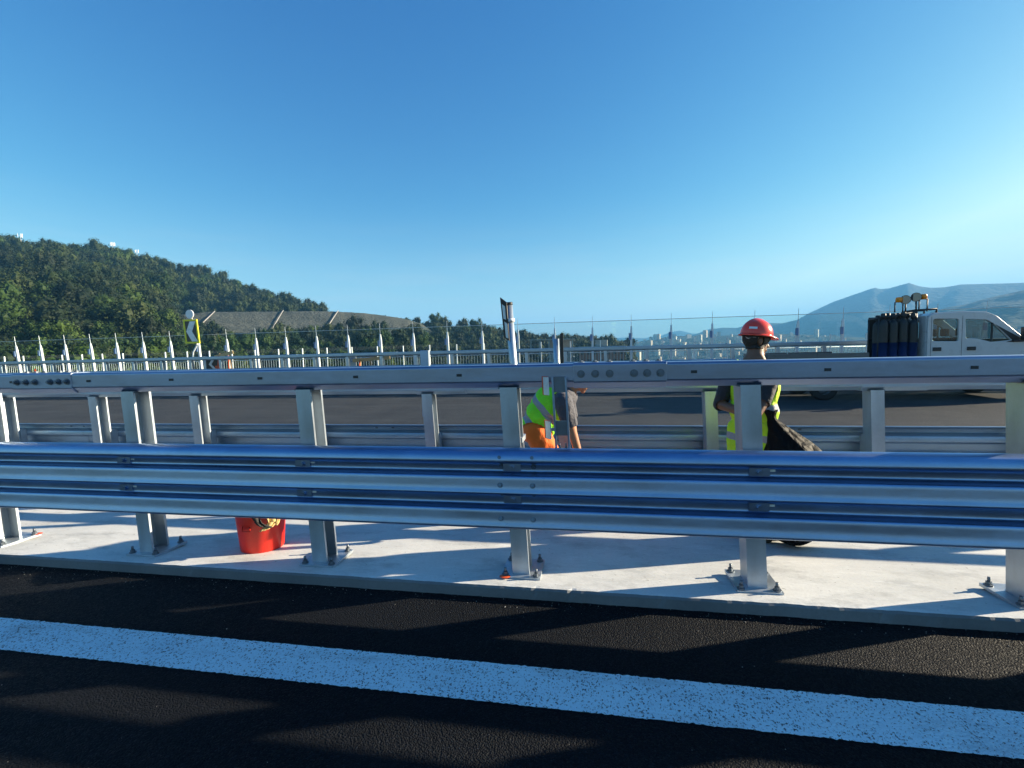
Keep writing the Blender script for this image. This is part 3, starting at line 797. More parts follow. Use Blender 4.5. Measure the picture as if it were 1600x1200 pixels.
for vi, me in enumerate(src):
    # a mesh of the same leaves, held by the first object that carries it
    holder = next((o for o in bpy.data.objects if o.type == 'MESH' and o.data == me), None)
    if holder is None:
        c0 = [p for p in stuff_pts if p[5] == vi][0]
        h_ = empty('bush', (c0[0] + 2, c0[1] - 2, c0[2])); tag(h_, ('pale' if vi == 5 else 'dark') + ' green bush in the undergrowth below the hill', 'bush', 'undergrowth bushes')
        holder = link(bpy.data.objects.new('crown', me), h_)
    oi = ng.nodes.new('GeometryNodeObjectInfo'); oi.inputs['Object'].default_value = holder; oi.transform_space = 'ORIGINAL'; oi.inputs['As Instance'].default_value = True
    iop = ng.nodes.new('GeometryNodeInstanceOnPoints'); ng.links.new(gi.outputs[0], iop.inputs['Points'])
    cmp_ = ng.nodes.new('FunctionNodeCompare'); cmp_.data_type = 'INT'; cmp_.operation = 'EQUAL'
    ng.links.new(attr('vid', 'INT'), cmp_.inputs[2]); cmp_.inputs[3].default_value = vi
    ng.links.new(cmp_.outputs[0], iop.inputs['Selection']); ng.links.new(oi.outputs['Geometry'], iop.inputs['Instance'])
    cx = ng.nodes.new('ShaderNodeCombineXYZ'); ng.links.new(attr('rz', 'FLOAT'), cx.inputs[2]); ng.links.new(cx.outputs[0], iop.inputs['Rotation'])
    cs = ng.nodes.new('ShaderNodeCombineXYZ')
    for q in range(3): ng.links.new(attr('sc', 'FLOAT'), cs.inputs[q])
    ng.links.new(cs.outputs[0], iop.inputs['Scale']); ng.links.new(iop.outputs[0], join.inputs[0])
ng.links.new(join.outputs[0], go.inputs[0])
md = fo.modifiers.new('scatter', 'NODES'); md.node_group = ng

# ------------------------------------------------------------------ houses
def block(name, w, d, floors, fh, cols, wall, roof, flat=True, open_frame=False):
    """a building with its windows as openings: walls, window, roof meshes"""
    mb = MB(); h = floors * fh
    mb.bbox(-w / 2, w / 2, -d / 2, d / 2, -6, h)
    rf = MB()
    if flat: rf.bbox(-w / 2 - .35, w / 2 + .35, -d / 2 - .35, d / 2 + .35, h, h + .35); rf.bbox(-w * .15, w * .12, -d * .2, d * .2, h + .35, h + 2.2)
    else:
        o = .5; rf.add([(-w / 2 - o, -d / 2 - o, h), (w / 2 + o, -d / 2 - o, h), (w / 2 + o, d / 2 + o, h), (-w / 2 - o, d / 2 + o, h), (-w * .2, 0, h + 2.4), (w * .2, 0, h + 2.4)], [(0, 1, 5, 4), (1, 2, 5), (2, 3, 4, 5), (3, 0, 4), (3, 2, 1, 0)])
    win = []
    for f_ in range(floors):
        for c in range(cols):
            x = -w / 2 + w * (c + .5) / cols; z = f_ * fh + fh * .5
            win.append((x, -d / 2 - .02, z, w / cols * .42, fh * .5))
    return mb, rf, win
# unfinished concrete house and brick-red house just beyond the bridge
hx = empty('unfinished_house', (-11.2, 158, -4.6), R(4)); tag(hx, 'grey unfinished concrete house with open upper floor beyond the glass screen', 'house')
mb = MB(); mb.bbox(-4, 4, -4, 4, -6, 5.6); mb.bbox(-4, 4, 1.5, 4, 5.9, 8.6); mb.build('wall', 'raw_building', hx)
for z in (2.8, 5.6, 8.6):
    mb = MB(); mb.bbox(-10.2 if z > 5 else -4.3, 4.6, -4.4, 4.4, z, z + .3); mb.build('floor_slab', 'raw_building', hx)
for x in (-9.6, -6.8, -3.7, 0, 3.8):
    for (za, zb_) in ((5.9, 8.6),):
        mb = MB(); mb.bbox(x - .2, x + .2, -4.1, -3.7, za, zb_); mb.build('column', 'raw_building', hx)
for x in (-9.6, -6.8):
    mb = MB(); mb.bbox(x - .2, x + .2, -4.1, -3.7, -6, 5.6); mb.build('column', 'raw_building', hx)
for (x, z) in ((-2, 1), (1.8, 1), (-2, 3.9), (1.8, 3.9)):
    mb = MB(); mb.bbox(x - .6, x + .6, -4.06, -3.9, z, z + 1.5); mb.build('window', 'dark_opening', hx)
rx = empty('brick_red_house', (2.2, 150, -7.4), R(-3)); tag(rx, 'long low brick-red house right of the unfinished house', 'house')
mb, rf, win = block('', 13.5, 8, 3, 2.9, 7, '', '', True)
mb.build('wall', 'red_wall', rx); rf.build('roof', 'raw_building', rx)
for (x, y, z, ww, wh) in win:
    mb = MB(); mb.box((x, y, z), (ww, .12, wh)); mb.build('window', 'dark_opening', rx)
# town on the far hillside
kinds = []
for k in range(6):
    fl = (4, 6, 8, 3, 5, 10)[k]; w = (13, 16, 14, 11, 22, 15)[k]; d = (11, 12, 13, 10, 12, 14)[k]
    mb, rf, win = block('', w, d, fl, 3.1, max(3, int(w / 4)), '', '', k not in (0, 3))
    wm = MB()
    for (x, y, z, ww, wh) in win:
        wm.box((x, y, z), (ww, .2, wh)); 
    for f_ in range(fl):
        for c in range(2): wm.box((w / 2 + .02, -d / 4 + c * d / 2, f_ * 3.1 + 1.5), (.2, 1.4, 1.5)); wm.box((-w / 2 - .02, -d / 4 + c * d / 2, f_ * 3.1 + 1.5), (.2, 1.4, 1.5))
    kinds.append((mb, rf, wm))
km = []
for k, (a, b, c) in enumerate(kinds):
    for s_ in range(3):
        st_ = 'stucco_%d' % ((k + 2 * s_) % 5); km.append((a.mesh('wall', st_), b.mesh('roof', 'roof_tile' if k in (0, 3, 1) else 'raw_building'), c.mesh('window', 'dark_opening')))
tw = random.Random(21); placed = []
while len(placed) < 230:
    az = tw.triangular(3.0, 26, 11); r = tw.uniform(620, 1320)
    x, y = r * math.sin(R(az)), r * math.cos(R(az)); z = town_h(az, r)
    if any((a - x) ** 2 + (b - y) ** 2 < 12 ** 2 for a, b in placed): continue
    placed.append((x, y))
    kk = tw.randrange(len(km)); hh = empty('town_house', (x, y, z - .5), R(tw.uniform(-35, 35)) - R(az) * .5); hh.scale = [tw.uniform(.34, .6)] * 3
    shade_ = ('cream', 'white', 'tan', 'grey', 'salmon')[(kk // 3 + 2 * (kk % 3)) % 5]; tall_ = ('low hip-roofed', 'mid-rise', 'tall', 'small hip-roofed', 'long', 'tower-like')[kk // 3]
    tag(hh, '%s %s house %s the hazy town %s' % (tall_, shade_, 'near in' if r < 800 else 'amid' if r < 1080 else 'high in', 'left of the helmet' if az < 17 else 'right of the helmet'), 'house', 'town houses across the valley')
    for nm, me in zip(('wall', 'roof', 'window'), km[kk]):
        o_ = link(bpy.data.objects.new(nm, me), hh)
        if nm == 'window': o_['kind'] = 'stuff'
# antenna masts on the hill crest
def mast(az, h, label, n):
    rc = interp(az, RC) - 4; x, y = rc * math.sin(R(az)), rc * math.cos(R(az)); z = hill_h(az, rc)
    root = empty('antenna_mast', (x, y, z)); root.scale = (.62, .62, .92); tag(root, label, 'antenna mast')
    mb = MB(); mb.tube([(0, 0, -2), (0, 0, h)], [.22, .14], 8); mb.build('pole', 'mast_white', root)
    pm_ = MB(); pm_.box((0, 0, 0), (.35, .2, 1.9)); pme_ = pm_.mesh('antenna', 'mast_white')
    for k in range(n):
        a = 2 * math.pi * k / n; o_ = link(bpy.data.objects.new('antenna', pme_), root); o_.location = (1.5 * math.cos(a), 1.5 * math.sin(a), h - 1); o_.rotation_euler = (0, 0, a + 1.57)
        mb = MB(); mb.tube([(0, 0, h - 1.2), (1.5 * math.cos(a), 1.5 * math.sin(a), h - 1)], .06, 5); mb.build('bracket', 'mast_white', root)
mast(-49.3, 14.5, 'white phone mast with ring of panel antennas on the hill crest', 6)
mast(-47.6, 13, 'thin white mast right of the ringed phone mast on the crest', 2)
mast(-55.2, 13, 'small white mast among the trees at the far left crest', 3)
#@PART3
# ------------------------------------------------------------------ signs and small road furniture
def sheared(o, k=-.07):
    me = o.data
    for v in me.vertices: v.co.x += k * v.co.z
    return o
cs = empty('chevron_sign', (-17.75, 18.62, .12)); tag(cs, 'yellow-framed black chevron sign with white arrow and round white disc above', 'sign')
mb = MB(); mb.tube([(-.18, .06, 0), (-.18, .06, 1.55), (-.16, .06, 1.72), (.06, .06, 2.02), (.10, .05, 2.2), (.06, .05, 3.2)], .035, 10); mb.build('pole', 'white_steel', cs)
mb = MB(); mb.box((.06, 0, 2.65), (.70, .03, 1.04)); sheared(mb.build('panel', 'black_paint', cs), -.06)
pa = cs.children[-1]
mb = MB()
for (x0, x1, z0, z1) in ((-.30, .42, 3.11, 3.19), (-.30, .42, 2.11, 2.19), (-.30, -.22, 2.19, 3.11), (.34, .42, 2.19, 3.11)): mb.bbox(x0, x1, -.03, .012, z0, z1)
sheared(mb.build('frame', 'yellow_paint', pa), -.06)
mb = MB(); a = [(.04, 3.10), (.335, 3.10), (.10, 2.65), (.335, 2.20), (.04, 2.20), (-.20, 2.65)]
mb.add([(x, -.024, z) for x, z in a] + [(x, -.016, z) for x, z in a], [(0, 1, 2, 5), (5, 2, 3, 4), (6, 11, 8, 7), (11, 10, 9, 8)] + [(k, (k + 1) % 6, 6 + (k + 1) % 6, 6 + k) for k in range(6)])
sheared(mb.build('chevron', 'reflector_white', pa), -.06)
mb = MB(); mb.tube([(-.13, -.02, 3.42), (-.13, .02, 3.42)], .20, 24, smooth=False); mb.build('disc', 'white_paint', cs)
mb = MB(); mb.tube([(.0, .05, 3.15), (-.13, .03, 3.3)], .02, 8); mb.build('disc_bracket', 'white_steel', cs)

ab = empty('arrow_board', (-17.1, 18.8, .12)); tag(ab, 'low black arrow board with white chevron and orange edge behind the far rail', 'sign')
mb = MB(); mb.bbox(-.42, .42, -.015, .015, .90, 1.40); mb.build('panel', 'black_paint', ab)
mb = MB()
for (x0, x1, z0, z1) in ((-.42, .42, 1.36, 1.40), (-.42, .42, .90, .94), (-.42, -.28, .94, 1.36)): mb.bbox(x0, x1, -.022, -.017, z0, z1)
mb.build('frame', 'reflector_white', ab)
mb = MB(); a = [(.0, 1.34), (.14, 1.34), (.0, 1.15), (.2, .96), (.06, .96), (-.14, 1.15)]
mb.add([(x, -.024, z) for x, z in a] + [(x, -.017, z) for x, z in a], [(0, 1, 2, 5), (5, 2, 3, 4), (6, 11, 8, 7), (11, 10, 9, 8)] + [(k, (k + 1) % 6, 6 + (k + 1) % 6, 6 + k) for k in range(6)])
mb.build('chevron', 'reflector_white', ab)
mb = MB(); mb.bbox(.18, .40, -.024, -.017, .95, 1.08); mb.build('patch', 'orange_red', ab)
for x in (-.35, .35):
    mb = MB(); mb.bbox(x - .03, x + .03, .016, .05, 0, 1.3); mb.build('leg', 'pine_wood', ab)
def trestle(name, label, p0, p1, legs):
    root = empty(name, ((p0[0] + p1[0]) / 2, p0[1], .12)); tag(root, label, 'barrier'); o = Vector(root.location)
    d = (Vector(p1) - Vector(p0)); mid = (Vector(p1) + Vector(p0)) / 2 - o
    ang = math.atan2(d.z, d.x)
    mb = MB(); mb.box(mid, (d.length, .03, .14), rot=Matrix.Rotation(-ang, 3, 'Y')); mb.build('plank', 'pine_wood', root)
    for (x0, x1) in legs:
        mb = MB(); zt = mid.z + .05; mb.tube([(x0, .1, 0), (x1, .03, zt)], .03, 6); mb.build('leg', 'pine_wood', root)
        mb = MB(); mb.tube([(x0, -.2, 0), (x1, -.03, zt - .1)], .03, 6); mb.build('leg', 'orange_red', root)
trestle('plank_barrier', 'tilted wooden plank barrier beside the arrow board', (-16.9, 18.78, 1.60), (-15.95, 18.78, 1.80), ((-.3, -.25), (.35, .25)))
trestle('plank_barrier', 'long wooden plank barrier beside the small grey sign', (-10.2, 18.78, 1.30), (-8.5, 18.78, 1.40), ((-.6, -.5), (.6, .5)))
sg = empty('small_sign', (-10.24, 18.8, .12)); tag(sg, 'small grey rectangular sign with a dark mark behind the far rail', 'sign')
mb = MB(); mb.bbox(-.19, .19, -.012, .012, .92, 1.36); mb.build('panel', 'helmet_band', sg)
mb = MB(); mb.bbox(-.10, -.05, -.02, -.014, 1.0, 1.28); mb.bbox(-.045, .06, -.02, -.014, 1.24, 1.28); mb.bbox(.02, .06, -.02, -.014, 1.13, 1.235); mb.bbox(-.045, .015, -.02, -.014, 1.13, 1.17); mb.build('mark', 'blue_grey_clamp', sg)
mb = MB(); mb.tube([(0, .03, 0), (0, .03, 1.3)], .025, 8); mb.build('pole', 'galvanised_post', sg)
tcn = empty('traffic_cone', (-26.9, 18.75, .75)); tag(tcn, 'orange cone tip showing over the far rail', 'cone')
mb = MB(); mb.lathe([(.0, .0), (.17, .0), (.17, .03), (.12, .03), (.03, .5), (.0, .5)], seg=14); mb.build('cone_body', 'orange_red', tcn)
mb = MB(); mb.bbox(-.2, .2, -.2, .2, -.63, -.002); mb.build('block', 'concrete_edge', tcn)

# tall delineator on the near rail, dark one on the second rail, plate stub
dl = empty('delineator', (-.545, 3.285, 1.0)); tag(dl, 'tall grey pole with black reflector plate rising over the near rail', 'delineator')
mb = MB(); mb.tube([(.012, .0, 0), (-.045, 0, .965)], .027, 18); mb.build('pole', 'galvanised_post', dl)
mb = MB(); mb.tube([(-.0445, 0, .96), (-.046, 0, .978)], .029, 18); mb.build('pole_cap', 'black_paint', dl)
mb = MB(); p = [(-.098, 1.012), (-.052, .975), (-.040, .71), (-.076, .735)]
mb.add([(x, -.034, z) for x, z in p] + [(x + .004, -.026, z) for x, z in p], [(0, 1, 2, 3), (7, 6, 5, 4)] + [(k, (k + 1) % 4, 4 + (k + 1) % 4, 4 + k) for k in range(4)])
pl = mb.build('reflector_plate', 'black_paint', dl)
for (z0, z1, xo) in ((.865, .965, -.078), (.735, .845, -.064)):
    mb = MB(); mb.add([(xo - .007, -.037, z1), (xo + .013, -.037, z1 - .015), (xo + .019, -.037, z0 - .008), (xo + .001, -.037, z0)], [(0, 1, 2, 3)])
    mb.add([(xo - .007, -.0345, z1), (xo + .013, -.0345, z1 - .015), (xo + .019, -.0345, z0 - .008), (xo + .001, -.0345, z0)], [(3, 2, 1, 0)]); mb.build('reflector', 'reflector_white', pl)
mb = MB(); mb.tube([(-.035, 0, .842), (-.036, 0, .866)], .031, 18); mb.box((-.058, -.02, .854), (.05, .02, .022)); mb.build('clamp', 'white_steel', dl)
mb = MB(); mb.box((.02, -.05, .03), (.06, .16, .035)); mb.build('mount', 'galvanised_post', dl)
dk = empty('delineator', (-.40, 5.2, .95)); tag(dk, 'short dark delineator plate with white foot on the second rail', 'delineator')
mb = MB(); mb.tube([(.0, .02, 0), (-.02, .02, .80)], .034, 12); mb.build('pole', 'galvanised_post', dk)
mb = MB(); mb.box((.045, -.01, .69), (.035, .03, .33)); mb.build('reflector_plate', 'black_paint', dk)
mb = MB(); mb.box((.047, -.01, .49), (.03, .032, .06)); mb.build('reflector', 'reflector_white', dk)
stb = empty('end_plate', (-1.92, 5.16, .9)); tag(stb, 'blue-grey steel plate stub standing up on the second rail', 'plate')
mb = MB(); mb.bbox(-.045, .045, -.01, .01, 0, .76); mb.build('plate', 'galvanised_steel', stb, bevel=.003)
mb = MB(); mb.bbox(.045, .055, -.01, .04, 0, .76); mb.build('flange', 'galvanised_post', stb)

# reflector bracket standing on the near beam
br = empty('reflector_bracket', (-.212, 3.035, .985)); tag(br, 'steel two-rod bracket with red and white reflectors standing on the near beam', 'bracket')
for x in (-.042, .042):
    mb = MB(); mb.box((x, 0, .24), (.012, .03, .48)); sheared(mb.build('rod', 'galvanised_steel', br), -.035)
for (z0, z1) in ((.385, .485), (.105, .20)):
    mb = MB(); mb.bbox(-.036, .036, -.006, .006, z0, z1); sheared(mb.build('plate', 'bolt_zinc', br), -.035)
mb = MB(); mb.box((0, 0, .012), (.11, .06, .012)); mb.build('foot', 'bolt_zinc', br)
for x in (-.02, .02):
    mb = MB(); bolt_mesh(mb, (x, 0, .018), (0, 0, 1), .008, .012, .02); mb.build('bolt', 'bolt_zinc', br)
for (z0, z1, m0) in ((.37, .485, 'reflector_white'), (.085, .20, 'galvanised_far')):
    rt = Matrix.Rotation(R(-48), 3, 'Z')
    mb = MB(); mb.box((-.085, -.01, (z0 + z1) / 2), (.05, .008, z1 - z0), rot=rt); rf = sheared(mb.build('reflector', m0, br), -.035)
    mb = MB(); mb.box((-.092, .001, (z0 + z1) / 2), (.056, .008, z1 - z0 + .006), rot=rt); sheared(mb.build('backing', 'orange_red', rf), -.035)
    mb = MB(); mb.box((-.06, .004, (z0 + z1) / 2), (.04, .01, .02)); sheared(mb.build('arm', 'galvanised_far', rf), -.035)

# ------------------------------------------------------------------ bucket with gloves
bk = empty('bucket', (-2.70, 3.36, median_z(3.36) + .001)); tag(bk, 'red plastic bucket standing on the concrete under the near rail', 'bucket')
mb = MB(); mb.lathe([(0, 0), (.155, 0), (.162, .012), (.19, .36), (.205, .362), (.207, .385), (.193, .39), (.185, .37), (.15, .02), (0, .02)], seg=48); mb.build('shell', 'bucket_red', bk)
mb = MB(); mb.tube([(-.02, -.186, .24), (-.02, -.192, .20), (.045, -.186, .20), (.045, -.192, .24)], .006, 6); mb.build('moulded_lug', 'bucket_red', bk)
mb = MB(); mb.tube([(.2 * math.cos(t), .2 * math.sin(t), .36 + .02 * math.sin(3 * t)) for t in np.linspace(-2.6, -.5, 14)], .006, 6); mb.build('handle', 'bolt_zinc', bk)
def lobe_mesh(name, blobs, mat, voxel=.008, sm_it=6):
    return body_mesh(name, blobs, voxel, sm_it, [mat])[0]
_ico = bmesh.new(); bmesh.ops.create_icosphere(_ico, subdivisions=2, radius=1)
ICO_V = np.array([v.co[:] for v in _ico.verts]); ICO_F = [[v.index for v in f_.verts] for f_ in _ico.faces]; _ico.free()
def seg_dist(P, a, b, ra, rb):
    a, b = np.array(a, float), np.array(b, float); d = b - a; t = np.clip(((P - a) @ d) / max(1e-9, d @ d), 0, 1)
    return np.linalg.norm(P - (a + t[:, None] * d), axis=1) - (ra + (rb - ra) * t)
def body_mesh(name, blobs, voxel, smooth, mats, pick=None):
    """blobs: (tag, p0, r0, p1, r1) tapered capsules or (tag, centre, (rx,ry,rz), rot) ellipsoids, fused into one surface"""
    vs_, fs = [], []; o = 0
    for b in blobs:
        if len(b) == 5:
            p0, p1 = np.array(b[1], float), np.array(b[3], float); L = np.linalg.norm(p1 - p0); nst = max(2, int(L / (min(b[2], b[4]) * .35)) + 1)
            for t in np.linspace(0, 1, nst):
                vs_.append(ICO_V * (b[2] + (b[4] - b[2]) * t) + p0 + (p1 - p0) * t); fs += [[o + i for i in f_] for f_ in ICO_F]; o += len(ICO_V)
        else:
            rot = np.array(b[3]) if b[3] is not None else np.eye(3)
            vs_.append((ICO_V * np.array(b[2])) @ rot.T + np.array(b[1])); fs += [[o + i for i in f_] for f_ in ICO_F]; o += len(ICO_V)
    me = bpy.data.meshes.new('tmp'); me.from_pydata(np.concatenate(vs_).tolist(), [], fs)
    ob = bpy.data.objects.new('tmp', me); COL.objects.link(ob)
    rm_ = ob.modifiers.new('r', 'REMESH'); rm_.mode = 'VOXEL'; rm_.voxel_size = voxel
    if smooth: sm_ = ob.modifiers.new('s', 'SMOOTH'); sm_.iterations = smooth; sm_.factor = .5
    dg = bpy.context.evaluated_depsgraph_get(); out = bpy.data.meshes.new_from_object(ob.evaluated_get(dg)); out.name = name
    bpy.data.objects.remove(ob); bpy.data.meshes.remove(me)
    out.materials.clear()
    for m_ in mats: out.materials.append(M(m_))
    nv = len(out.vertices); P = np.empty(nv * 3); out.vertices.foreach_get('co', P); P = P.reshape(-1, 3)
    D = []
    for b in blobs:
        if len(b) == 5: D.append(seg_dist(P, b[1], b[3], b[2], b[4]))
        else:
            rot = np.array(b[3]) if b[3] is not None else np.eye(3); q = (P - np.array(b[1])) @ rot
            k = np.linalg.norm(q / np.array(b[2]), axis=1); D.append((k - 1) * min(b[2]))
    lab = np.array([b[0] for b in blobs])[np.argmin(np.array(D), 0)]
    out.polygons.foreach_set('use_smooth', [True] * len(out.polygons)); out.update()
    return out, P, lab
def garment(name, body, P, lab, tags, off, mats, parent, extra=None, wr=.0, thick=.006):
    """cloth lifted off the body surface where the body carries these tags"""
    keep = np.isin(lab, tags)
    if extra is not None: keep &= extra(P)
    N = np.empty(len(P) * 3); body.vertices.foreach_get('normal', N); N = N.reshape(-1, 3)
    idx = -np.ones(len(P), int); idx[keep] = np.arange(keep.sum())
    Q = P[keep].copy(); nn = N[keep]
    fold = np.array([noise.fractal((q[0] * 9, q[1] * 9, q[2] * 5), 1, 2, 3) for q in Q]) if wr else 0
    Q = Q + nn * (off + (wr * fold if wr else 0))[:, None] if wr else Q + nn * off
    fs = []
    for p in body.polygons:
        v = list(p.vertices)
        if all(keep[i] for i in v): fs.append([int(idx[i]) for i in v])
    me = bpy.data.meshes.new(name); me.from_pydata(Q.tolist(), [], fs)
    for m_ in mats: me.materials.append(M(m_))
    me.polygons.foreach_set('use_smooth', [True] * len(fs)); me.update()
    ob = link(bpy.data.objects.new(name, me), parent)
    so_ = ob.modifiers.new('thick', 'SOLIDIFY'); so_.thickness = thick; so_.offset = 1
    return ob
gl = empty('work_gloves', (-2.70, 3.36, median_z(3.36))); tag(gl, 'tan leather work gloves hanging over the rim of the red bucket', 'gloves')
def draped(name, mat, path, widths, th=.006, seed=0):
    """soft strip of leather lying over the rim: path points with outward direction"""
    mb = MB(); P = [Vector(p) for p in path]; N_ = 36; W_ = 10; vs_ = []
    for i in range(N_ + 1):
        t = i / N_ * (len(P) - 1); k = min(int(t), len(P) - 2); f_ = t - k; f_ = f_ * f_ * (3 - 2 * f_)
        c = P[k].lerp(P[k + 1], f_); w = widths[k] * (1 - f_) + widths[k + 1] * f_
        tan_ = Vector((-c.y, c.x, 0)).normalized(); out_ = Vector((c.x, c.y, 0)).normalized()
        for j in range(W_ + 1):
            u = (j / W_ - .5); cr_ = .012 * math.sin(u * 9 + i * .3 + seed) + .010 * noise.noise((u * 5, i * .25, seed))
            vs_.append(c + tan_ * w * u + out_ * (cr_ + .012))
    n_ = W_ + 1
    mb.add(vs_, [(i * n_ + j, i * n_ + j + 1, (i + 1) * n_ + j + 1, (i + 1) * n_ + j) for i in range(N_) for j in range(W_)], 0, True)
    o_ = mb.build(name, mat, gl); so_ = o_.modifiers.new('thick', 'SOLIDIFY'); so_.thickness = th; return o_
def rim_pt(a, r, z): return (r * math.cos(R(a)), r * math.sin(R(a)), z)
draped('glove', 'glove_leather', [rim_pt(-38, .15, .30), rim_pt(-38, .20, .40), rim_pt(-34, .212, .33), rim_pt(-30, .205, .26), rim_pt(-40, .20, .22), rim_pt(-52, .197, .205)], [.09, .10, .09, .075, .07, .02], seed=1)
draped('glove', 'glove_leather', [rim_pt(-8, .15, .30), rim_pt(-8, .20, .40), rim_pt(-10, .214, .34), rim_pt(-16, .21, .28), rim_pt(-24, .207, .225)], [.08, .09, .08, .06, .02], seed=4)
draped('glove', 'dark_cloth', [rim_pt(-68, .15, .30), rim_pt(-68, .20, .40), rim_pt(-64, .212, .34), rim_pt(-57, .207, .28), rim_pt(-50, .212, .25), rim_pt(-36, .216, .225)], [.07, .07, .06, .05, .045, .015], seed=9)

# ------------------------------------------------------------------ workers
def hand(tag_, wrist, dirv, palm_n, side, curl=.5, s=1.):
    w = Vector(wrist); d = Vector(dirv).normalized(); n_ = Vector(palm_n).normalized(); n_ = (n_ - d * n_.dot(d)).normalized(); lat = d.cross(n_) * side
    out = [(tag_, w, .026 * s, w + d * .075 * s, .030 * s)]
    for k, (o_, L) in enumerate(((-.030, .066), (-.010, .076), (.010, .072), (.028, .058))):
        a = w + d * .085 * s + lat * o_ * s; b = a + (d * math.cos(curl) + n_ * math.sin(curl)) * L * .5 * s; c = b + (d * math.cos(curl * 2.2) + n_ * math.sin(curl * 2.2)) * L * .5 * s
        out += [(tag_, a, .0095 * s, b, .009 * s), (tag_, b, .009 * s, c, .0078 * s)]
    a = w + d * .03 * s - lat * .025 * s; b = a + (d * .7 - lat * .6 + n_ * .2).normalized() * .045 * s; c = b + (d * .9 + n_ * .4).normalized() * .03 * s
    return out + [(tag_, a, .012 * s, b, .0105 * s), (tag_, b, .0105 * s, c, .009 * s)]
def head_blobs(c, rot):
    c = Vector(c); q = lambda x, y, z: c + rot @ Vector((x, y, z)); rm_ = [list(r_) for r_ in rot]
    return [('head', q(0, -.008, .025), (.076, .096, .098), rm_), ('head', q(0, .028, -.045), (.058, .064, .075), rm_),
            ('head', q(0, .092, -.018), .013, q(0, .108, -.042), .016), ('head', q(-.03, .082, .018), .014, q(.03, .082, .018), .014),
            ('head', q(-.022, .086, -.075), .010, q(.022, .086, -.075), .010), ('head', q(0, .07, -.108), .022, q(0, .068, -.106), .022),
            ('ear', q(-.079, -.012, -.012), (.010, .020, .033), rm_), ('ear', q(.079, -.012, -.012), (.010, .020, .033), rm_)]
def eyes(c, rot, parent):
    for x in (-.03, .03):
        mb = MB(); mb.lathe([(0, -.011), (.009, -.006), (.011, 0), (.009, .006), (0, .011)], Vector(c) + rot @ Vector((x, .083, -.002)), 10); mb.build('eye', 'hair_black', parent)
def helmet(c, rot, parent, size=1., mat='helmet_red'):
    rot = rot * size
    c = Vector(c); prof = []
    mb = MB(); seg = 40; rings = 12; vs_ = []
    for i in range(rings + 1):
        t = i / rings * math.pi / 2
        for k in range(seg):
            a = 2 * math.pi * k / seg
            r1 = 1 + .03 * max(0, math.cos(2 * a)) * 0
            x = .122 * math.cos(a) * math.cos(t); y = .146 * math.sin(a) * math.cos(t); z = .148 * math.sin(t) ** .92
            z += .008 * math.exp(-(x / .02) ** 2) * math.sin(t)          # ridge over the crown
            vs_.append(rot @ Vector((x, y, z)) + c)
    fs = [(i * seg + k, i * seg + (k + 1) % seg, (i + 1) * seg + (k + 1) % seg, (i + 1) * seg + k) for i in range(rings) for k in range(seg)]
    mb.add(vs_, fs, 0, True)
    br_ = MB(); vs_ = []
    for k in range(seg):
        a = 2 * math.pi * k / seg; fr = max(0, math.sin(a)) ** 3
        for (e, z) in ((0, .006), (.55, .0), (1, -.008), (1, -.014), (.5, -.008), (-.04, -.002)):
            w_ = .014 + .046 * fr
            vs_.append(rot @ Vector(((.122 + w_ * e) * math.cos(a), (.146 + w_ * e) * math.sin(a), z - .016 * fr * max(0, e))) + c)
    fs = [(k * 6 + j, ((k + 1) % seg) * 6 + j, ((k + 1) % seg) * 6 + (j + 1) % 6, k * 6 + (j + 1) % 6) for k in range(seg) for j in range(6)]
    o_ = mb.build('helmet', mat, parent)
    br_.add(vs_, fs, 0, True); br_.build('brim', mat, o_)
    bd = MB(); bd.tube([rot @ Vector((.088 * math.cos(a), -.006 + .108 * math.sin(a), -.028 - .012 * math.cos(6 * a) * (math.sin(a) < -.7))) + c for a in np.linspace(-2.9, -.25, 24)], .008, 6); bd.build('ratchet_strap', 'helmet_band', o_)
    for (a0, m_, w_) in ((-2.35, 'blue_grey_clamp', .020), (-.75, 'reflector_white', .032)):
        st_ = MB(); vs_ = []
        for da in (-w_ / .12, 0, w_ / .12):
            for t in (.28, .42):
                a = a0 + da; vs_.append(rot @ Vector((.1235 * math.cos(a) * math.cos(t), .1475 * math.sin(a) * math.cos(t), .1495 * math.sin(t) ** .92)) + c)
        st_.add(vs_, [(0, 1, 3, 2), (2, 3, 5, 4)], 0, True); st_.build('sticker', m_, o_)
    return o_
E3 = np.eye(3).tolist()
vest('vest_yellow', (.56, .88, .02), (1.10, .86), (0, 0, 1), .055)
vest('vest_green', (.30, .95, .02), (.655, .485), (.77, 0, .64), .058)

# standing worker, back to the camera, head turned aside
w2 = empty('person', (1.27, 4.12, median_z(4.12)), R(-32)); tag(w2, 'standing worker in red helmet and yellow reflective vest holding a black sack', 'person')
HR = Matrix.Rotation(R(-42), 3, 'Z') @ Matrix.Rotation(R(-7), 3, 'X')
HC = (0, .045, 1.64)
B = [('hip', (0, 0, .93), (.165, .115, .13), E3), ('waist', (0, .0, 1.07), (.162, .115, .17), E3), ('chest', (0, .0, 1.25), (.172, .122, .18), E3), ('chest', (-.11, -.005, 1.39), .06, (.11, -.005, 1.39), .06), ('chest', (0, .0, 1.40), (.13, .09, .09), E3),
     ('neck', (0, .0, 1.45), .074, (0, .03, 1.56), .066), ('neck', (-.075, -.015, 1.43), .04, (-.02, .005, 1.50), .055), ('neck', (.075, -.015, 1.43), .04, (.02, .005, 1.50), .055), ('chest', (-.06, -.01, 1.43), .055, (.06, -.01, 1.43), .055)]
B += head_blobs(HC, HR)
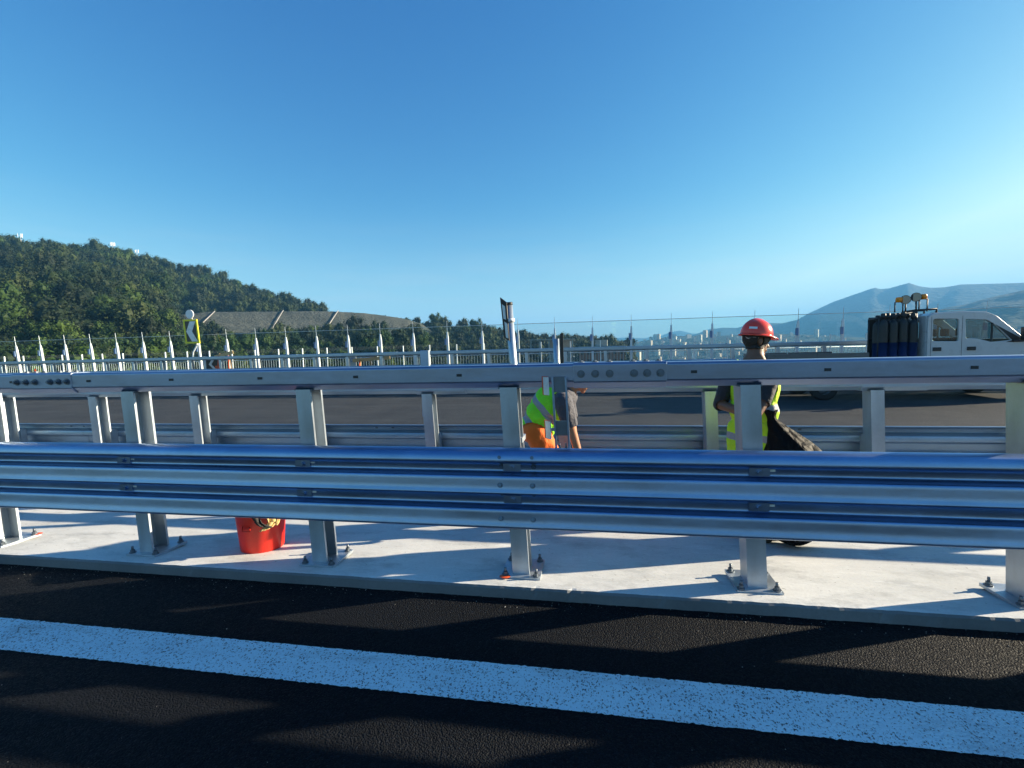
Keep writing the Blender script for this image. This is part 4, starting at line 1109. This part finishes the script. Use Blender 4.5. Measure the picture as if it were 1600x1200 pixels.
for sx in (-1, 1):
    B += [('thigh', (.09 * sx, 0, .90), .092, (.10 * sx, .02, .50), .062), ('shin', (.10 * sx, .02, .50), .060, (.105 * sx, -.01, .10), .042), ('calf', (.10 * sx, -.02, .36), (.052, .06, .11), E3),
          ('foot', (.105 * sx, -.03, .05), .045, (.12 * sx, .16, .038), .036)]
B += [('uarm', (-.172, -.01, 1.39), .055, (-.245, -.06, 1.11), .045), ('farm', (-.245, -.06, 1.11), .043, (.0, -.215, 1.07), .034)] + hand('hand', (.0, -.215, 1.07), (.75, -.1, -.5), (.2, .3, -.8), -1, .9)
B += [('uarm', (.145, -.02, 1.39), .052, (.11, -.14, 1.16), .043), ('farm', (.11, -.14, 1.16), .040, (.085, -.24, 1.06), .032)] + hand('hand', (.085, -.24, 1.06), (.1, -.2, -.9), (-.7, .3, 0), 1, .9)
bm2, P2, L2 = body_mesh('body', B, .009, 5, ['skin_dark'])
ob = link(bpy.data.objects.new('body', bm2), w2)
garment('t_shirt', bm2, P2, L2, ['waist', 'chest', 'uarm'], .008, ['tee_black'], w2, None, .003)
garment('trousers', bm2, P2, L2, ['hip', 'thigh', 'shin', 'calf', 'waist'], .014, ['vest_yellow_plain' if 'vest_yellow_plain' in MATS else 'trousers_dark'], w2, lambda p: p[:, 2] < 1.02, .006)
garment('boots', bm2, P2, L2, ['foot', 'shin'], .012, ['boot_dark'], w2, lambda p: p[:, 2] < .17)
garment('vest', bm2, P2, L2, ['hip', 'waist', 'chest', 'thigh'], .026, ['vest_yellow'], w2, lambda p: (p[:, 2] > .70) & (np.abs(p[:, 0]) < .215), .017)
garment('hair', bm2, P2, L2, ['head', 'neck'], .007, ['hair_black'], w2, lambda p: (p[:, 2] > 1.565 + .5 * np.maximum(0, p[:, 1] - .0)) & (p[:, 1] < .09), .002)
eyes(HC, HR, w2)
helmet(Vector(HC) + HR @ Vector((0, -.004, .042)), HR, w2, .88)

# bending worker at the second row of posts
w1 = empty('person', (-.43, 4.36, median_z(4.36))); w1.scale = (1.05, 1.05, 1.02); tag(w1, 'bending worker in green reflective vest and orange trousers behind the near rail', 'person')
def tilt(a): return Matrix.Rotation(R(a), 3, 'Y')
T1 = [list(r_) for r_ in tilt(38)]; T2 = [list(r_) for r_ in tilt(62)]
HRb = Matrix.Rotation(R(-90), 3, 'Z') @ Matrix.Rotation(R(-25), 3, 'X')
HCb = (.285, .0, 1.335)
B = [('hip', (-.11, 0, .88), (.125, .170, .145), T1), ('waist', (-.055, 0, .99), (.125, .160, .13), T1), ('chest', (.045, 0, 1.105), (.140, .180, .17), T2), ('chest', (.13, -.14, 1.15), .066, (.13, .14, 1.15), .066), ('chest', (.14, 0, 1.16), (.10, .13, .10), T2),
     ('neck', (.17, 0, 1.19), .060, (.26, 0, 1.32), .054)]
B += head_blobs(HCb, HRb)
for sy_ in (-1, 1):
    dx = .10 if sy_ < 0 else -.06
    B += [('thigh', (-.11, .09 * sy_, .86), .098, (.02 + dx, .11 * sy_, .47), .066), ('shin', (.02 + dx, .11 * sy_, .47), .062, (-.09 + dx, .11 * sy_, .09), .044), ('calf', (-.04 + dx, .11 * sy_, .34), (.058, .052, .11), E3), ('foot', (-.12 + dx, .11 * sy_, .045), .045, (.07 + dx, .13 * sy_, .035), .036)]
B += [('uarm', (.14, -.195, 1.145), .068, (.195, -.225, .955), .052), ('farm', (.195, -.225, .955), .046, (.262, -.20, .70), .034)] + hand('hand', (.262, -.20, .70), (.15, .15, -1), (.5, .8, 0), -1, .7)
B += [('uarm', (.14, .195, 1.145), .066, (.18, .22, .955), .052), ('farm', (.18, .22, .955), .046, (.22, .10, .72), .034)] + hand('hand', (.22, .10, .72), (.1, -.4, -.9), (.4, -.8, 0), 1, .7)
bm1, P1, L1 = body_mesh('body', B, .009, 5, ['skin_tan'])
ob = link(bpy.data.objects.new('body', bm1), w1)
garment('t_shirt', bm1, P1, L1, ['waist', 'chest', 'uarm'], .012, ['tee_slate'], w1, None, .005)
garment('trousers', bm1, P1, L1, ['hip', 'thigh', 'shin', 'calf'], .018, ['trousers_orange'], w1, None, .010)
garment('boots', bm1, P1, L1, ['foot', 'shin'], .026, ['boot_dark'], w1, lambda p: p[:, 2] < .16)
garment('vest', bm1, P1, L1, ['hip', 'waist', 'chest'], .032, ['vest_green'], w1, lambda p: (p[:, 0] * .77 + p[:, 2] * .64 > .42) & (np.abs(p[:, 1]) < .185) & (p[:, 0] < .135), .018)
garment('hair', bm1, P1, L1, ['head'], .006, ['hair_black'], w1, lambda p: (p[:, 2] > 1.34) & (p[:, 0] < .355), .002)
eyes(HCb, HRb, w1)

# black sack held by the standing worker
sk = empty('rubbish_sack', (1.50, 3.98, median_z(3.98) + .005)); tag(sk, 'full black plastic sack hanging from the standing worker to the ground', 'sack')
mb = MB(); seg = 72; ring = [(0.0, .01, .03, .01), (.004, .05, .03, .05), (.04, .12, .02, .10), (.09, .19, .02, .15), (.15, .225, .01, .19), (.28, .25, .01, .20), (.45, .25, .02, .20), (.60, .245, .02, .19), (.70, .235, .03, .175), (.78, .19, .00, .14), (.86, .135, -.05, .10), (.93, .085, -.10, .07), (.985, .045, -.135, .045), (1.02, .030, -.15, .032), (1.05, .045, -.155, .045), (1.08, .06, -.16, .05)]
vs_ = []
for j, (z, rx_, cx_, ry_) in enumerate(ring):
    for k in range(seg):
        a = 2 * math.pi * k / seg
        f_ = 1 + .10 * noise.noise((math.cos(a) * 2.2, math.sin(a) * 2.2, z * 3)) + .055 * math.sin(9 * a + 5 * noise.noise((0, z * 4, 2))) * sstep(.35, .9, z) + .05 * noise.noise((math.cos(a) * 6, math.sin(a) * 6, z * 9))
        vs_.append((cx_ + rx_ * f_ * math.cos(a), ry_ * f_ * math.sin(a), max(0, z + .012 * noise.noise((a * 3, z * 5, 4)))))
mb.add(vs_, [(j * seg + k, j * seg + (k + 1) % seg, (j + 1) * seg + (k + 1) % seg, (j + 1) * seg + k) for j in range(len(ring) - 1) for k in range(seg)], 0, True)
ob = mb.build('sack_body', 'black_sack', sk)
ss = ob.modifiers.new('sub', 'SUBSURF'); ss.levels = 1; ss.render_levels = 1

# ------------------------------------------------------------------ works truck with gas cylinders
TZ = -.07
tk = empty('works_truck', (5.0, 15.9, TZ)); tag(tk, 'white double-cab flatbed works truck parked on the opposite carriageway', 'truck')
def plate(outer, holes, thick, name, mat, parent, y, bev=.012):
    cu = bpy.data.curves.new('tmp', 'CURVE'); cu.dimensions = '2D'; cu.fill_mode = 'BOTH'; cu.extrude = thick / 2; cu.bevel_depth = bev; cu.bevel_resolution = 1
    for pts in [outer] + holes:
        sp_ = cu.splines.new('POLY'); sp_.points.add(len(pts) - 1); sp_.use_cyclic_u = True
        for p_, (a, b) in zip(sp_.points, pts): p_.co = (a, b, 0, 1)
    ob = bpy.data.objects.new('tmp', cu); COL.objects.link(ob)
    dg = bpy.context.evaluated_depsgraph_get(); me = bpy.data.meshes.new_from_object(ob.evaluated_get(dg)); bpy.data.objects.remove(ob)
    me.transform(Matrix.Rotation(R(90), 4, 'X')); me.transform(Matrix.Translation((0, y, 0)))
    me.materials.clear(); me.materials.append(M(mat)); me.name = name
    return link(bpy.data.objects.new(name, me), parent)
def rnd(pts, r, n=4):
    out = []; N_ = len(pts)
    for i in range(N_):
        p = Vector(pts[i]); a = Vector(pts[i - 1]); b = Vector(pts[(i + 1) % N_]); da = (a - p); db = (b - p); rr_ = min(r, da.length * .45, db.length * .45)
        p0 = p + da.normalized() * rr_; p1 = p + db.normalized() * rr_
        for k in range(n + 1):
            t = k / n; q = p0 * (1 - t) ** 2 + p * 2 * t * (1 - t) + p1 * t * t; out.append((q.x, q.y))
    return out
# local x from the rear of the bed, z from the road
side = rnd([(4.03, .50), (4.03, 2.30), (4.18, 2.38), (4.9, 2.40), (5.40, 2.37), (5.62, 2.27), (6.32, 1.62), (6.5, 1.54), (7.15, 1.30), (7.32, 1.12), (7.34, .55), (6.95, .50), (6.85, .86), (6.6, .98), (6.3, .98), (6.06, .86), (5.97, .50)], .05)
wr = rnd([(4.13, 1.62), (4.13, 2.25), (4.76, 2.23), (4.78, 1.60)], .07)
wf = rnd([(4.90, 2.22), (5.42, 2.18), (5.58, 2.07), (6.02, 1.60), (5.55, 1.56), (5.2, 1.66), (4.93, 1.68)], .05)
for y in (-1.0, 1.0):
    cb = plate(side, [wr, wf], .05, 'cab_side', 'truck_white', tk, y)
    plate(wr, [], .006, 'window_glass', 'truck_glass', cb, y * .985, 0); plate(wf, [], .006, 'window_glass', 'truck_glass', cb, y * .985, 0)
    sg_ = -1 if y < 0 else 1
    for (x, nm) in ((4.10, 's'), (4.84, 's')):
        mb = MB(); mb.bbox(x - .004, x + .004, y + sg_ * .037 - .003, y + sg_ * .037 + .003, .62, 2.3); mb.build('door_seam', 'truck_black', cb)
    for x in (4.15, 4.97):
        mb = MB(); mb.bbox(x, x + .20, y + sg_ * .05 - .018, y + sg_ * .05 + .018, 1.36, 1.46); mb.build('handle', 'truck_black', cb, bevel=.01)
    mb = MB(); mb.bbox(5.52, 5.56, y + sg_ * .03 - .012, y + sg_ * .03 + .012, 1.58, 2.09); mb.build('window_bar', 'truck_black', cb)
    mb = MB(); mb.bbox(6.02, 6.3, y + sg_ * .06 - .03, y + sg_ * .06 + .03, 1.56, 1.63); mb.bbox(6.16, 6.30, y + sg_ * .17 - .09, y + sg_ * .17 + .09, 1.62, 1.95); mb.build('mirror', 'truck_black', tk, bevel=.02)
    plate(rnd([(5.86, 1.56), (6.02, 1.61), (5.60, 2.05), (6.28, 1.62), (6.30, 1.56)], .02), [], .012, 'mirror_base', 'truck_black', cb, y + sg_ * .034, 0)
def span(name, mat, pts, parent, t=.03):
    mb = MB()
    for (a, b) in zip(pts[:-1], pts[1:]):
        mb.add([(a[0], -.97, a[1]), (b[0], -.97, b[1]), (b[0], .97, b[1]), (a[0], .97, a[1]), (a[0], -.97, a[1] - t), (b[0], -.97, b[1] - t), (b[0], .97, b[1] - t), (a[0], .97, a[1] - t)], [(0, 1, 2, 3), (7, 6, 5, 4), (0, 4, 5, 1), (3, 2, 6, 7)])
    return mb.build(name, mat, parent)
span('roof', 'truck_white', [(4.03, 2.33), (4.16, 2.41), (4.9, 2.43), (5.42, 2.40), (5.62, 2.30)], tk)
span('windscreen', 'truck_glass', [(5.60, 2.29), (6.30, 1.65)], tk, .008)
span('bonnet', 'truck_white', [(6.28, 1.65), (6.5, 1.57), (7.15, 1.33), (7.34, 1.14)], tk)
span('front_panel', 'truck_white', [(7.345, 1.14), (7.35, .52)], tk)
mb = MB(); mb.bbox(4.0, 4.04, -.97, .97, .6, 1.6); mb.bbox(4.0, 4.04, -.97, -.7, 1.6, 2.33); mb.bbox(4.0, 4.04, .7, .97, 1.6, 2.33); mb.bbox(4.0, 4.04, -.7, .7, 2.2, 2.33); mb.build('cab_back', 'truck_white', tk)
mb = MB(); mb.bbox(4.05, 6.3, -.95, .95, .55, .62); mb.build('cab_floor', 'truck_black', tk)
mb = MB(); mb.bbox(5.9, 6.35, -.93, .93, 1.2, 1.52); mb.build('dashboard', 'truck_black', tk)
for x in (4.3, 5.1):
    for y in (-.55, .05, .55):
        mb = MB(); mb.bbox(x, x + .5, y - .24, y + .24, .7, 1.1); mb.bbox(x - .05, x + .1, y - .23, y + .23, 1.1, 1.72); mb.bbox(x - .04, x + .06, y - .13, y + .13, 1.76, 1.98); mb.build('seat', 'dark_cloth', tk, bevel=.03)
mb = MB(); mb.bbox(.0, 4.0, -.42, -.30, .55, .8); mb.bbox(.0, 7.0, .30, .42, .5, .75); mb.bbox(3.9, 7.0, -.42, -.30, .5, .75); mb.build('chassis', 'truck_black', tk)
mb = MB(); mb.bbox(-.1, 3.93, -1.05, 1.05, .93, 1.02); bed = mb.build('flatbed', 'truck_bed', tk)
for y in (-1.06, 1.06):
    for k in range(3):
        a = -.1 + 1.343 * k
        if k == 2 : continue
        mb = MB(); mb.bbox(a + .01, a + 1.33, y - .015, y + .015, .98, 1.36); mb.build('drop_side', 'truck_bed', bed, bevel=.006)
mb = MB(); mb.bbox(-.12, -.09, -1.05, 1.05, .98, 1.36); mb.build('tail_board', 'truck_bed', bed)
tym = MB(); tym.lathe([(.19, -.11), (.33, -.12), (.36, -.09), (.365, 0), (.36, .09), (.33, .12), (.19, .11)], seg=32); tme = tym.mesh('tyre', 'tyre_rubber')
rim = MB(); rim.lathe([(.0, -.06), (.08, -.07), (.1, -.03), (.19, -.04), (.2, -.11), (.2, .11)], seg=32); rme = rim.mesh('rim', 'truck_bed')
for (x, y) in ((6.45, -.86), (6.45, .86), (1.5, -.88), (1.5, .88)):
    w = link(bpy.data.objects.new('wheel', tme), tk); w.location = (x, y, .365); w.rotation_euler = (R(90) if y < 0 else R(-90), 0, 0)
    link(bpy.data.objects.new('rim', rme), w)
mb = MB(); mb.bbox(2.3, 3.8, -1.0, -.45, .42, .90); mb.build('underside_shade_box', 'truck_black', tk, bevel=.02)  # dark box added under the bed to stand for the shadow there
mb = MB(); mb.bbox(.85, 2.15, -1.0, 1.0, .78, .80); mb.build('mudguard', 'truck_black', tk)
# light rack behind the cab
rk = MB()
for y in (-.8, -.3):
    rk.tube([(3.86, y, 1.0), (3.86, y, 2.52)], .03, 8)
    rk.tube([(2.93, y, 1.0), (2.93, y, 2.30)], .025, 8); rk.tube([(2.93, y, 2.30), (3.86, y, 2.46)], .025, 8); rk.tube([(2.93, y, 1.75), (3.86, y, 1.75)], .02, 8)
    rk.tube([(3.86, y, 2.5), (4.35, y, 2.52), (4.35, y, 2.42)], .028, 8)
rk.tube([(3.86, -.8, 2.5), (3.86, -.3, 2.5)], .03, 8); rk.tube([(2.93, -.8, 2.30), (2.93, -.3, 2.30)], .025, 8)
rko = rk.build('light_rack', 'truck_black', tk)
mb = MB(); mb.bbox(2.95, 3.92, -.27, -.24, 1.02, 2.36); mb.build('back_board', 'truck_black', rko)
for (x, y, z, lx) in ((3.42, -.8, 2.80, .17), (4.02, -.8, 2.86, -.17)):
    mb = MB(); mb.tube([(x - .1, y, 2.46), (x - .1, y, z - .06), (x + .1, y, z - .06), (x + .1, y, 2.46)], .018, 8); st_ = mb.build('beacon_frame', 'truck_black', rko)
    mb = MB(); mb.lathe([(0, -.06), (.085, -.06), (.085, .05), (.06, .08), (0, .085)], (x, y, z), 18); mb.build('beacon', 'amber_lens', rko)
    mb = MB(); c_ = Vector((x + lx, y - .02, z)); mb.tube([c_ + Vector((.0, .10, 0)), c_ + Vector((-.01, .05, 0)), c_ + Vector((-.05, -.05, 0))], [.05, .11, .125], 20); wl = mb.build('work_lamp', 'truck_black', rko)
    mb = MB(); mb.tube([c_ + Vector((-.05, -.051, 0)), c_ + Vector((-.054, -.058, 0))], .112, 20); mb.build('lens', 'lamp_glass', wl)
    mb = MB(); mb.tube([c_ + Vector((0, .03, -.1)), (c_.x, y, 2.46)], .02, 8); mb.build('lamp_post', 'truck_black', rko)
# cylinders stand on the bed
cy1 = MB(); cy1.lathe([(0, 0), (.112, 0), (.115, .02), (.115, .62), (.1152, .62)], seg=24); c_low = cy1.mesh('body', 'cylinder_blue')
cy2 = MB(); cy2.lathe([(.1155, .62), (.1155, 1.12), (.10, 1.20), (.06, 1.26), (.035, 1.28), (.035, 1.31)], seg=24); c_up = cy2.mesh('shoulder', 'cylinder_black')
cy3 = MB(); cy3.lathe([(.0, 1.47), (.04, 1.47), (.06, 1.46), (.065, 1.38), (.06, 1.32), (.03, 1.30)], seg=16); cy3.lathe([(.0, 1.36), (.085, 1.36), (.085, 1.385), (0, 1.385)], seg=16); c_cap = cy3.mesh('valve_guard', 'truck_black')
lab_pos = ['rearmost', 'second from the rear', 'third from the rear', 'next to the cab']
for j, y in enumerate((15.10, 15.36)):
    for i, x in enumerate((8.04, 8.29, 8.54, 8.79)):
        g = empty('gas_cylinder', (x, y, TZ + 1.021), tr.uniform(0, 3)); g.scale.z = tr.uniform(.93, 1.0)
        tag(g, ('blue and black gas cylinder on the truck bed, near row, ' if j == 0 else 'gas cylinder on the truck bed, hidden row, ') + lab_pos[i], 'gas cylinder', 'gas cylinders on the truck')
        for nm, me in (('body', c_low), ('shoulder', c_up), ('valve_guard', c_cap)): link(bpy.data.objects.new(nm, me), g)

# ------------------------------------------------------------------ air
hz = MB(); hz.bbox(-1900, 3300, -500, 4400, GZ - 80, 262)
ho_ = hz.build('haze', []); tag(ho_, 'thin blue evening haze filling the valley air', 'haze', kind='stuff')
ht = NT('haze_air'); pv = ht.n('ShaderNodeVolumePrincipled'); pv.inputs['Color'].default_value = (.18, .54, 1, 1); pv.inputs['Density'].default_value = 3.3e-4; pv.inputs['Anisotropy'].default_value = 0
ht.l(pv.outputs[0], ht.out.inputs['Volume']); ho_.data.materials.clear(); ho_.data.materials.append(ht.m)
